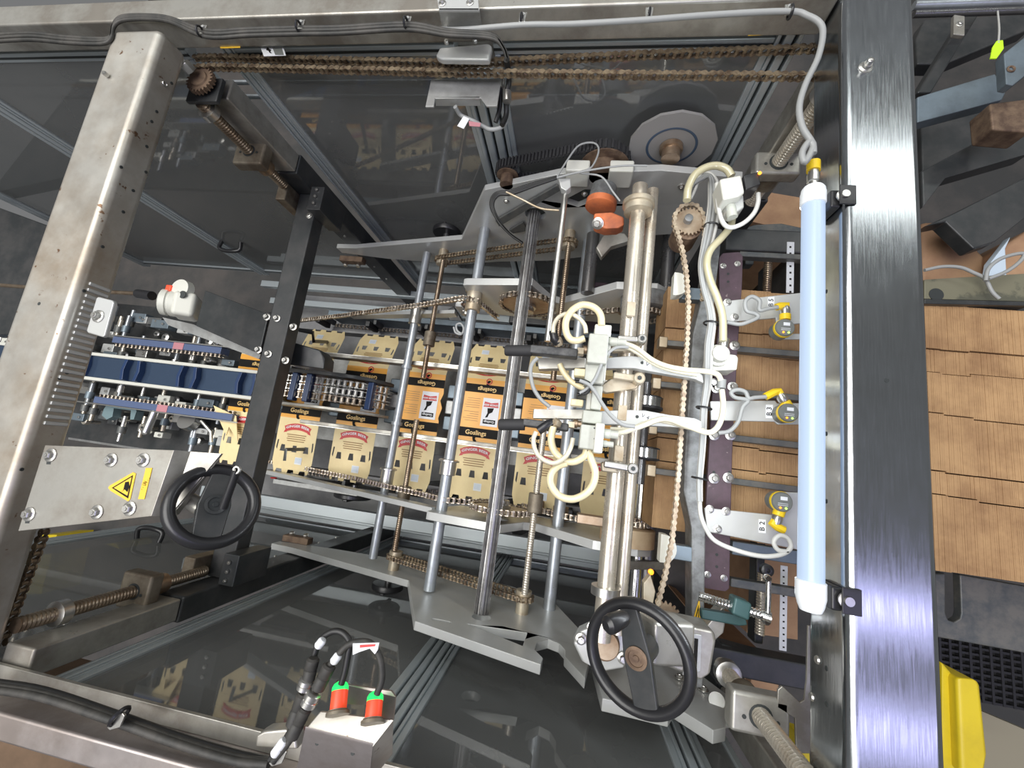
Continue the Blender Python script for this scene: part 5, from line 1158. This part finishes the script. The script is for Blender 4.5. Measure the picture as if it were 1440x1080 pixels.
for u0, u1, m, lab in ((226, 232, 'profile', 'left one of two upright aluminium profiles below the lug conveyor'), (240, 250, 'profile', 'right one of two upright aluminium profiles below the lug conveyor')):
    lone(G().slab(H([(u0, 592), (u1, 592), (u1-5, 634), (u0-6, 634)], 1.55), (0, 0, .05)), 'aluminium_profile', m, lab, 'aluminium profile', 'profiles below the lug conveyor', bev=.003)
t = thing('grey_bracket', 'grey angled casting with a window below the lower wear strip at the left', 'bracket', Q(165, 580, 1.4))
pl([(146, 575), (152, 567), (188, 570), (192, 578), (188, 590), (183, 590), (184, 577), (160, 574), (158, 586), (150, 590), (143, 584)], 1.38, .03).build('casting', M['teal'], t, bev=.003)
lone(rc(95, 618, 250, 632, 1.62, .03), 'cross_tray', 'galv', 'grey tray edge above the warning cover plate', 'tray', bev=.003)
lone(rc(262, 624, 345, 640, 1.62, .03), 'cross_tray', 'alu', 'pale tray edge right of the warning cover plate', 'tray', bev=.003)
lone(pl([(300, 570), (332, 585), (334, 620), (322, 600), (318, 612), (308, 590)], 1.35, .003), 'torn_carton', 'cream', 'crumpled cream carton piece beside the black cross member', 'carton')

for u, v, lab in ((1000, 318, 'black tie around the white cable bundle below the sprocket'), (1000, 455, 'black tie around the white cable bundle above the regulator'), (990, 574, 'black tie around the white cable bundle beside the middle bracket'), (984, 673, 'black tie around the white cable bundle above the lower bracket')):
    q = Q(u, v, .785); lone(G().torus(q, (0.1, 1, 0), .0125, .0018, 20, 6), 'cable_tie', 'plastic', lab, 'cable tie', 'ties on the white cable bundle')
lone(G().lathe(Q(915, 804, 1.0), (0, 0, -1), [(0, .006), (.004, .006), (.006, .003)], 12), 'indicator_light', 'amberled', 'small glowing orange light in the dark beside the lower end of the main tube', 'light')
lone(pl([(846, 742), (905, 748), (905, 772), (848, 762)], 1.03, .03), 'tan_block', 'tan', 'tan stained block under the main tube at the lower inner plate', 'block', bev=.003)
# ================================================================= COVER PLATE, LEFT HANDWHEEL
t = thing('cover_plate', 'stainless cover plate with a yellow warning triangle on the left beam', 'cover plate', Q(150, 680, .56))
pl([(63, 626), (245, 633), (213, 726), (25, 747)], .540, .004).build('sheet', M['oldsteel'], t, bev=.001)
a, b, c, d = Q(245, 633, .540), Q(213, 726, .540), Q(238, 725, .556), Q(268, 635, .556)
G().slab([a, b, c, d], (0, 0, .004)).build('fold', M['oldsteel'], t)
G().slab([d, c, Q(248, 724, .570), Q(311, 638, .570)], (0, 0, .004)).build('flange', M['oldsteel'], t)
bolts(t, [Q(u, v, .540) for u, v in ((72, 640), (157, 647), (202, 647), (137, 720), (183, 715), (42, 723))], (0, 0, -1), .0065, .007)
g = G()
for u, v in ((69, 648), (39, 731)): g.slab(H([(u-3, v-4), (u+3, v-4), (u+2, v+5), (u-4, v+5)], .5398), (0, 0, .001))
g.build('slot', M['groove'], t)
s_ = pl([(152, 686), (154, 683), (187, 664), (191, 666), (183, 702), (180, 705), (155, 690)], .5392, .0006).build('warning_sign', M['label'], t)
G().slab(H([(157, 686), (187, 668), (180, 701)], .5389), (0, 0, .0002)).build('border', M['inkblack'], s_)
G().slab(H([(160, 686), (185, 671), (179, 697)], .5386), (0, 0, .0002)).build('field', M['label'], s_)
G().slab(H([(173, 690), (176, 678), (181, 677), (182, 684), (179, 692), (175, 688), (170, 692)], .5383), (0, 0, .0002)).build('crushed_hand', M['inkblack'], s_)
l_ = pl([(205, 658), (214, 658), (203, 702), (194, 702)], .5392, .0006).build('yellow_label', M['label'], t)
G().text('-  -  UP4  -  -', Q(204, 680, .5388), (.16, .36, 0), (-.9, .22, 0), .0095).build('lettering', M['inkblack'], l_)
t, c, n, u_, s_ = handwheel('black handwheel with a folding rod grip beside the warning cover plate', Q(301, 711, .575), (.78, .42, -.55), .0535, .0088, (-.1, 1, .2), hub='black')
G().cyl(c-n*.03, Vector(Q(240, 690, .585)), .012, 16).build('shaft', M['oldsteel'], t)
A = Vector(Q(333, 662, .55)); B = Vector(Q(314, 714, .56))
G().cyl(A, B, .0055, 14).build('rod_grip', M['plastic'], t)
G().torus(Q(333, 661, .548), (0, 0, 1), .0045, .002, 14, 6).build('rod_eye', M['nickel'], t)
t = thing('small_plate', 'small grey rounded plate with one bolt at the ribbed edge of the left beam', 'plate', Q(140, 445, .55))
pl([(138, 417), (158, 422), (160, 425), (147, 472), (144, 474), (123, 468), (121, 465), (135, 419)], .543, .007).build('plate', M['alu'], t, bev=.002)
bolts(t, [Q(139, 445, .543)], (0, 0, -1), .0065, .008)
# ================================================================= UPPER BRACKETS, LOCK, STICKERS
t = thing('beam_bracket', 'square stainless bracket clamped on the top beam above the chain', 'bracket', Q(648, 20, .55))
pl([(614, -6), (672, -6), (674, 14), (617, 14)], .530, .004).build('top_face', M['alu'], t, bev=.001)
G().slab([Q(617, 14, .530), Q(674, 14, .530), Q(677, 36, .575), Q(622, 40, .575)], (0, .003, 0)).build('front_face', M['galv'], t)
bolts(t, [Q(622, 5, .53), Q(661, 4, .53)], (0, 0, -1), .004, .005)
lone(pl([(566, 52), (600, 47), (752, 43), (757, 52), (750, 66), (728, 82), (690, 84), (680, 64), (566, 64)], .645, .005), 'mounting_sheet', 'oldsteel', 'steel mounting sheet with a rounded end behind the lock switch', 'sheet', bev=.001)
t = thing('lock_switch', 'pale cast door lock switch with two screws above the rusty chain', 'switch', Q(650, 75, .64))
pl([(618, 66), (686, 60), (692, 64), (688, 84), (622, 83), (612, 78)], .60, .012).build('housing', M['alu'], t, bev=.004)
bolts(t, [Q(629, 63, .60), Q(669, 61, .60)], (0, 0, -1), .0042, .008, False)
t = thing('sheet_bracket', 'stainless sheet bracket with a lower lip hanging below the chain', 'bracket', Q(655, 130, .70))
pl([(606, 112), (705, 110), (699, 149), (684, 149), (676, 138), (612, 138), (610, 150), (598, 150)], .665, .004).build('sheet', M['galv'], t, bev=.001)
G().slab([Q(612, 139, .665), Q(674, 138, .665), Q(676, 149, .69), Q(613, 149, .69)], (0, .003, 0)).build('lip', M['alu'], t)
hose('black connector cable beside the slotted profile below the sheet bracket', [(712, 84, .62), (716, 110, .66), (712, 135, .68), (712, 160, .70), (706, 176, .70)], .68, .0052, 'blackcable', 'cable', 'switch_cable')
hose('second black connector cable ending in a hooked grey loop', [(704, 112, .67), (703, 150, .69), (697, 172, .70)], .68, .0045, 'blackcable', 'cable', 'switch_cable')
hose('grey cable loop with a red white tag under the sheet bracket', [(640, 150, .68), (648, 162, .70), (665, 170, .70), (680, 178, .71), (690, 182, .71), (703, 180, .71), (712, 172, .71)], .70, .0042, 'cable', 'cable', 'switch_cable')
for u, v, w_ in ((705, 118, .0075), (713, 136, .0085)): lone(G().cyl(Q(u, v-7, .672), Q(u, v+7, .676), w_, 12), 'cable_plug', 'nickel', ('left' if u < 710 else 'right')+' metal cable plug beside the slotted profile', 'plug', 'cable plugs')
lone(pl([(652, 163), (660, 167), (652, 181), (643, 177)], .695, .001), 'cable_tag', 'white', 'white tag with red print on the grey cable loop, tilted left', 'tag', 'paper cable tags')
lone(pl([(659, 170), (676, 173), (675, 178), (660, 177)], .695, .001), 'cable_tag', 'pinkpatch', 'pink striped tag on the grey cable loop, beside the white one', 'tag', 'paper cable tags')
def sticker(lab, pts, d, m, txt=None, size=.008, ex=(1, 0, 0), ey=(0, 1, 0), mt='inkblack'):
    t = thing('sticker', lab, 'sticker', Q(pts[0][0], pts[0][1], d), 'stickers near the top beam')
    a = pl(pts, d, .0006).build('backing', M[m], t)
    if txt:
        c = Vector((0, 0, 0))
        for p in H(pts, d-.0008): c += Vector(p)/len(pts)
        G().text(txt, c, ex, ey, size).build('lettering', M[mt], a)
sticker('yellow number sticker at the right end of the top beam', [(1051, 43), (1094, 41), (1094, 48), (1052, 50)], .604, 'label', '4023537/A', .0072)
sticker('small yellow sticker beside the left start of the chain', [(308, 62), (337, 62), (338, 67), (310, 68)], .604, 'label')
sticker('white pictogram sticker on the top beam near the left profile', [(366, 66), (398, 65), (402, 78), (371, 79)], .612, 'white')
# rods seen above the door panes
for i, (v, lab) in enumerate(((115, 'upper thin bright rod outside the upper guard doors'), (135, 'lower thin bright rod outside the upper guard doors'))):
    y = .80; a = W(330, v+1, y); b = W(885, v, y); lone(G().cyl((-1.6, y, a[2]), (b[0], y, a[2]), .0055, 12), 'thin_rod', 'zinc', lab, 'rod', 'rods outside the guard doors')
# ================================================================= BOX WITH TWO RED LIGHTS
t = thing('sensor_box', 'bent stainless box carrying two red lights on the lower beam', 'box', Q(485, 1040, .53))
A, B, C_, D_ = Q(450, 1001, .500), Q(553, 1013, .500), Q(524, 1050, .490), Q(429, 1026, .490)
G().slab([A, B, C_, D_], (0, 0, .003)).build('top_sheet', M['dirtysteel'], t, bev=.001)
G().slab([D_, C_, Q(519, 1100, .53), Q(417, 1082, .53)], (0, .003, 0)).build('front_sheet', M['pinksteel'], t)
G().slab([C_, B, Q(552, 1060, .56), Q(521, 1100, .56)], (-.003, 0, 0)).build('side_sheet', M['dirtysteel'], t)
G().slab([Q(482, 962, .530), Q(550, 972, .530), Q(556, 980, .528), Q(553, 1013, .500), Q(530, 1008, .500), Q(531, 992, .515), Q(483, 990, .515)], (0, 0, .003)).build('back_sheet', M['pinksteel'], t)
G().slab([Q(468, 965, .530), Q(474, 957, .532), Q(472, 985, .515), Q(464, 1000, .502)], (0, 0, .003)).build('back_tab', M['rust'], t)
g = G()
for u, v in ((447, 1044), (497, 1058)): q = Q(u, v, .502); g.cyl((q[0], q[1], .500), (q[0], q[1], .503), .0022, 10)
g.build('hole', M['groove'], t)
for a, b, lab in (((475, 1003), (479, 964), 'left red light with a green glowing tip on the stainless box'), ((524, 1015), (528, 979), 'right red light with a green glowing tip on the stainless box')):
    t = thing('signal_sensor', lab, 'sensor light', Q(*a, .50), 'red sensor lights')
    P0 = Vector(Q(*a, .492)); P1 = Vector(Q(*b, .505)); L_ = (P1-P0).length; dr = (P1-P0)/L_
    G().lathe(P0, dr, [(0, .0085), (.001, .0088), (L_*.82, .0088)], 20).build('red_sleeve', M['redcap'], t)
    G().lathe(P0+dr*L_*.80, dr, [(0, .0090), (.004, .0088), (.007, .0070), (.009, .0036)], 20).build('green_tip', M['greenled'], t)
    G().lathe(P0-dr*.001, dr, [(-.001, .0125), (.002, .0125), (.003, .0105), (.004, .0105)], 20).build('nut', M['bronze'], t)
hose('dark cable arching from the left red light to its connector', [(480, 962), (485, 945), (490, 918), (492, 903), (482, 890), (468, 888), (452, 898), (444, 915), (437, 945), (428, 975), (424, 995), (408, 1028), (396, 1048), (380, 1068)], .50, .0036, 'blackcable', 'cable', 'light_cable', 'cables of the red lights')
hose('dark cable arching from the right red light to its connector', [(530, 976), (537, 955), (535, 928), (524, 907), (508, 902), (488, 908), (470, 928), (455, 948), (440, 975), (425, 1012), (405, 1045), (384, 1070)], .495, .0036, 'dustcable', 'cable', 'light_cable', 'cables of the red lights')
for a, b, m, r, lab in (((441, 925), (433, 958), 'dustcable', .0070, 'upper rubber boot of the left light cable'), ((464, 935), (446, 970), 'dustcable', .0075, 'upper rubber boot of the right light cable'),
                     ((427, 975), (410, 1022), 'dustcable', .0070, 'lower rubber boot of the left light cable'), ((430, 995), (409, 1038), 'dustcable', .0075, 'lower rubber boot of the right light cable'),
                     ((433, 953), (427, 971), 'nickel', .0085, 'metal connector of the left light cable'), ((443, 972), (432, 993), 'nickel', .0090, 'metal connector of the right light cable'),
                     ((455, 899), (446, 910), 'white', .0048, 'white cable marker on the left light cable'), ((477, 920), (468, 932), 'white', .0048, 'white cable marker on the right light cable'), ((401, 1040), (385, 1062), 'white', .0052, 'white cable marker where the cables join the lower beam')):
    A, B = Vector(Q(*a, .494)), Vector(Q(*b, .494)); L_ = (B-A).length
    lone(G().lathe(A, B-A, [(0, r*.7), (.002, r), (L_*.45, r), (L_*.5, r*.86), (L_*.55, r), (L_-.002, r), (L_, r*.7)], 14), 'cable_connector' if m != 'white' else 'cable_marker', m, lab, 'connector' if m != 'white' else 'marker', 'connectors of the light cables')
lone(pl([(496, 905), (533, 904), (531, 914), (527, 920), (520, 912), (505, 917), (496, 921)], .488, .0015), 'paper_tag', 'white', 'white paper tag with red print wrapped on the arching cables', 'tag')
lone(pl([(506, 907), (528, 906), (527, 909), (506, 911)], .4875, .0004), 'tag_print', 'inkred', 'red print line on the white paper tag', 'print')
# clip on lower beam
for u, v, lab in ((160, 1013, 'metal clip holding the cables on the lower left beam'), (388, 1064, 'metal clip where the light cables meet the lower beam')):
    t = thing('cable_clip', lab, 'clip', Q(u, v, .56), 'cable clips on the lower beam')
    pl([(u-4, v-2), (u+12, v-10), (u+15, v-6), (u+8, v+10), (u-6, v+14), (u-10, v+10)], .548, .003).build('tab', M['nickel'], t, bev=.0006)
    q = Q(u+8, v-6, .553); G().torus(q, (.9, -.4, 0), .011, .0025, 18, 6).build('tie', M['plastic'], t)
lone(pl([(360, 1035), (372, 1028), (400, 1026), (415, 1035), (418, 1055), (358, 1052)], .585, .02), 'end_plate', 'dirtysteel', 'rounded stained plate behind the sensor box on the lower beam', 'plate', bev=.003)
# lower right corner
t = thing('barrel_nut', 'brown threaded barrel with a clamp collar at the lower right corner', 'nut', Q(1050, 975, .80))
G().cyl(Q(1029, 957, .86), Q(1047, 982, .80), .012, 20).build('barrel', M['brownsteel'], t)
G().lathe(Q(1046, 980, .80), sub3(Q(1056, 990, .78), Q(1046, 980, .80)), [(0, .019), (.012, .019)], 24).build('collar', M['beige'], t)
lone(G().cyl(Q(1008, 985, .86), Q(1010, 1000, .92), .013, 18), 'round_stub', 'nickel', 'short round steel stub under the notched end plate', 'stub')
lone(pl([(1093, 995), (1094, 970), (1100, 965), (1125, 988), (1131, 985), (1134, 960), (1136, 880), (1140, 880), (1140, 1060), (1120, 1060), (1118, 1010)], .72, .004), 'thin_guard', 'oldsteel', 'thin dark guard sheet with a curved notch beside the lower right screw', 'guard', bev=.001)
lone(pl([(1124, 1036), (1138, 1040), (1140, 1080), (1126, 1080)], .95, .05), 'yellow_block', 'bollard', 'small yellow block at the bottom beside the right beam', 'block', bev=.003)
lone(pl([(1015, 905), (1135, 938), (1135, 955), (1100, 948), (1040, 925), (1012, 915)], 1.05, .04), 'lower_guard', 'black', 'black curved guard bar below the measuring scale', 'guard', bev=.004)
for pts, d, lab in (([(1028, 928), (1048, 938), (1050, 975), (1040, 985), (1028, 960)], 1.6, 'narrow brown cardboard piece low beside the handwheel corner'), ([(1056, 940), (1100, 945), (1095, 965), (1092, 1000), (1056, 990)], 1.7, 'brown cardboard box low under the lower right corner'), ([(1070, 760), (1122, 770), (1122, 900), (1050, 890)], 1.7, 'brown cardboard low behind the green clamp'), ([(1080, 270), (1140, 280), (1140, 330), (1050, 310)], 1.7, 'brown cardboard low behind the solenoid valve')):
    lone(pl(pts, d, 2.5-d), 'cardboard_box', 'skin', lab, 'cardboard box', 'low cardboard boxes', bev=.002)
# ================================================================= RIGHT OF THE BEAM
lone(pl([(1295, 808), (1330, 806), (1330, 862), (1334, 872), (1342, 875), (1350, 870), (1352, 862), (1350, 808), (1450, 826), (1450, 920), (1295, 892)], 1.10, .02), 'slotted_plate', 'greyblack', 'dark slotted plate below the brown blanks at the right edge', 'plate', bev=.003)
t = thing('grid_mat', 'black moulded grid under the slotted plate', 'grid', Q(1390, 950, 1.5))
rc(1290, 890, 1500, 1010, 1.45, .02).build('sheet', M['darkgrid'], t)
g = G(); a = Q(1290, 890, 1.44); b = Q(1500, 1010, 1.44)
for i in range(14): x = a[0]+(b[0]-a[0])*i/14; g.box(x, x+.006, b[1], a[1], 1.435, 1.45)
for i in range(9): y = b[1]+(a[1]-b[1])*i/9; g.box(a[0], b[0], y, y+.006, 1.437, 1.45)
g.build('ribs', M['plastic'], t)
t = thing('yellow_guard', 'yellow painted guard post at the lower right edge', 'guard', Q(1360, 1000, 1.25))
pl([(1325, 930), (1345, 953), (1352, 1090), (1325, 1090)], 1.02, .25).build('left_face', M['bollard'], t, bev=.006)
pl([(1346, 953), (1376, 957), (1380, 965), (1390, 1060), (1385, 1090), (1352, 1090)], 1.0, .25).build('front_face', M['bollard'], t, bev=.008)
lone(pl([(1380, 1000), (1450, 1030), (1450, 1100), (1380, 1100)], 1.6, .02), 'floor_sheet', 'beltfloor', 'beige sheet behind the yellow guard post', 'sheet')
lone(pl([(1300, 393), (1450, 384), (1450, 424), (1300, 420)], .955, .02), 'dusty_plate', 'olive', 'dusty olive plate with a round hole above the brown blanks', 'plate', bev=.002)
q = Q(1317, 414, .954); lone(G().cyl(q, (q[0], q[1], .957), .014, 20), 'plate_hole', 'groove', 'round black hole in the dusty olive plate', 'hole')
lone(pl([(1300, 420), (1450, 424), (1450, 430), (1300, 427)], .940, .03), 'black_edge_bar', 'black', 'black bar along the upper end of the brown blanks', 'bar', bev=.002)
lone(pl([(1296, 312), (1328, 312), (1360, 335), (1385, 360), (1386, 392), (1296, 398)], 1.15, 1.35), 'cardboard_box', 'skin', 'tan cardboard box above the dusty olive plate, left one', 'cardboard box', 'cardboard beside the right beam', bev=.01)
lone(pl([(1412, 345), (1450, 320), (1450, 400), (1416, 392), (1410, 365)], 1.10, 1.40), 'cardboard_box', 'skin', 'tan cardboard box at the right edge above the olive plate', 'cardboard box', 'cardboard beside the right beam', bev=.01)
lone(pl([(1390, 392), (1394, 368), (1412, 345), (1422, 332), (1414, 350), (1416, 390)], 1.09, .02), 'pale_sheet', 'paleblue', 'pale folded sheet between the two cardboard boxes', 'sheet', bev=.002)
hose('white cable lying over the left cardboard box to the olive plate', [(1300, 380), (1325, 375), (1350, 376), (1368, 383), (1385, 392), (1395, 410), (1405, 420)], .93, .0035, 'cable', 'cable', 'loose_cable', 'loose cables at the right')
hose('grey looped cable at the right edge above the olive plate', [(1386, 395), (1390, 378), (1405, 365), (1425, 358), (1440, 357), (1434, 368), (1415, 382), (1390, 392)], .92, .0035, 'cable', 'cable', 'loose_cable', 'loose cables at the right')
lone(pl([(1290, 136), (1400, 103), (1415, 130), (1410, 140), (1290, 172)], .95, .03), 'angle_bar', 'bluegrey', 'blue grey punched bar slanting behind the right beam at the top', 'bar', bev=.003)
lone(pl([(1412, 75), (1450, 45), (1450, 100), (1425, 120), (1415, 118)], .85, .02), 'steel_sheet', 'bluegrey', 'blue grey steel panel at the right edge with dark bolts', 'panel', bev=.002)
lone(G().torus(Q(1422, 97, .849), (0, 0, 1), .006, .002, 14, 6), 'dark_ring', 'rust', 'dark rusty ring on the blue grey panel', 'ring')
lone(pl([(1392, 145), (1450, 138), (1450, 186), (1396, 182)], .90, .05), 'rusty_bracket', 'rust', 'rusty brown bracket below the blue grey panel', 'bracket', bev=.004)
lone(pl([(1393, 82), (1396, 66), (1402, 57), (1411, 56), (1412, 68), (1402, 82)], .80, .003), 'lime_tag', 'hivis', 'lime green tag hanging from a white cord at the upper right', 'tag', bev=.001)
hose('thin white cord holding the lime green tag', [(1404, 60, .80), (1405, 40, .86), (1403, 16, .945)], .80, .0018, 'whitecable', 'cord', 'cord')
for v, lab in ((8, 'upper bright round rail at the top right corner'), (20, 'second darker round rail at the top right corner')):
    lone(G().cyl(Q(1285, v, .95), Q(1460, v-6, .95), .010 if v < 10 else .008, 14), 'round_rail', 'zinc' if v < 10 else 'spline', lab, 'rail', 'rails at the top right')
t = thing('clamp_plate', 'small steel clamp plate with one bolt on the top right rails', 'clamp', Q(1348, 35, .95))
pl([(1342, 20), (1357, 22), (1357, 50), (1341, 48)], .93, .01).build('plate', M['oldsteel'], t, bev=.002)
bolts(t, [Q(1349, 34, .93)], (0, 0, -1), .005, .005)
for pts, d, lab in (([(1288, 55), (1300, 28), (1450, 20), (1450, 40), (1330, 90), (1290, 90)], 1.15, 'dark upper beam behind the top right rails'), ([(1370, 0), (1395, -10), (1310, 130), (1290, 130)], 1.0, 'black strut crossing the top right corner'),
                    ([(1295, 175), (1392, 148), (1395, 182), (1330, 240), (1298, 290)], 1.2, 'black guard plate behind the rusty bracket'), ([(1296, 240), (1400, 185), (1450, 190), (1450, 215), (1330, 250), (1298, 292)], 1.0, 'long black strut from the beam to the right edge'),
                    ([(1300, 318), (1340, 300), (1450, 245), (1450, 300), (1400, 340), (1370, 350), (1330, 312)], 1.05, 'broad black cover above the cardboard boxes')):
    lone(pl(pts, d, 2.5-d if 'guard plate' in lab else .04), 'black_strut', 'black', lab, 'strut', 'black struts at the right', bev=.004)
# black holder at the far left
lone(pl([(-20, 285), (70, 318), (20, 470), (-20, 470)], 1.20, .05), 'dark_cover', 'black', 'dark cover behind the left beam at the picture edge', 'cover', bev=.003)
# brown pallet boards outside the lower beam
for i, (pts, lab) in enumerate((([(-20, 1030), (80, 1055), (70, 1085), (-20, 1085)], 'brown wooden board below the lower beam at the corner'), ([(75, 1055), (160, 1078), (150, 1095), (70, 1090)], 'second brown wooden board below the lower beam'))):
    lone(pl(pts, 1.3, .03), 'wooden_board', 'kraft2', lab, 'board', 'wooden boards', bev=.002)

for o in [o for o in COL.objects if o.get('label') == 'white pictogram sticker on the top beam near the left profile']:
    g = G(); g.slab(H([(383, 67), (396, 67), (399, 77), (387, 77)], .6112), (0, 0, .0003)); g.build('dark_picture', M['sensor'], o)
    g = G(); g.slab(H([(376, 66), (378, 68), (381, 70), (380, 72), (382, 75), (379, 74), (377, 71), (374, 70)], .6112), (0, 0, .0003)); g.build('falling_figure', M['inkblack'], o)
# lattice strips seen through the upper door
for i, (u, lab) in enumerate(((823, 'left zigzag plastic lattice strip behind the upper door pane'), (846, 'right zigzag plastic lattice strip behind the upper door pane'))):
    p = W(u, 62, .78); q = W(u+3, 215, .78); g = G(); n = 22; wd = .011+.004*i
    for s in (-1, 1):
        g.tube([(p[0]+s*wd*math.sin(k*PI/2+.4), .78, p[2]+(q[2]-p[2])*k/n) for k in range(n+1)], .0016, 5, 4)
    lone(g, 'lattice_strip', 'white', lab, 'strip', 'lattice strips')

lone(pl([(60, 752), (80, 752), (58, 835), (36, 835)], 2.25, .2), 'yellow_barrier', 'bollard', 'yellow barrier post seen through the lower left door, leftmost', 'barrier', 'yellow barriers behind the lower left door')
lone(pl([(128, 752), (160, 756), (168, 772), (140, 762)], 2.25, .2), 'yellow_barrier', 'bollard', 'yellow barrier corner seen through the lower left door near the pull handle', 'barrier', 'yellow barriers behind the lower left door')
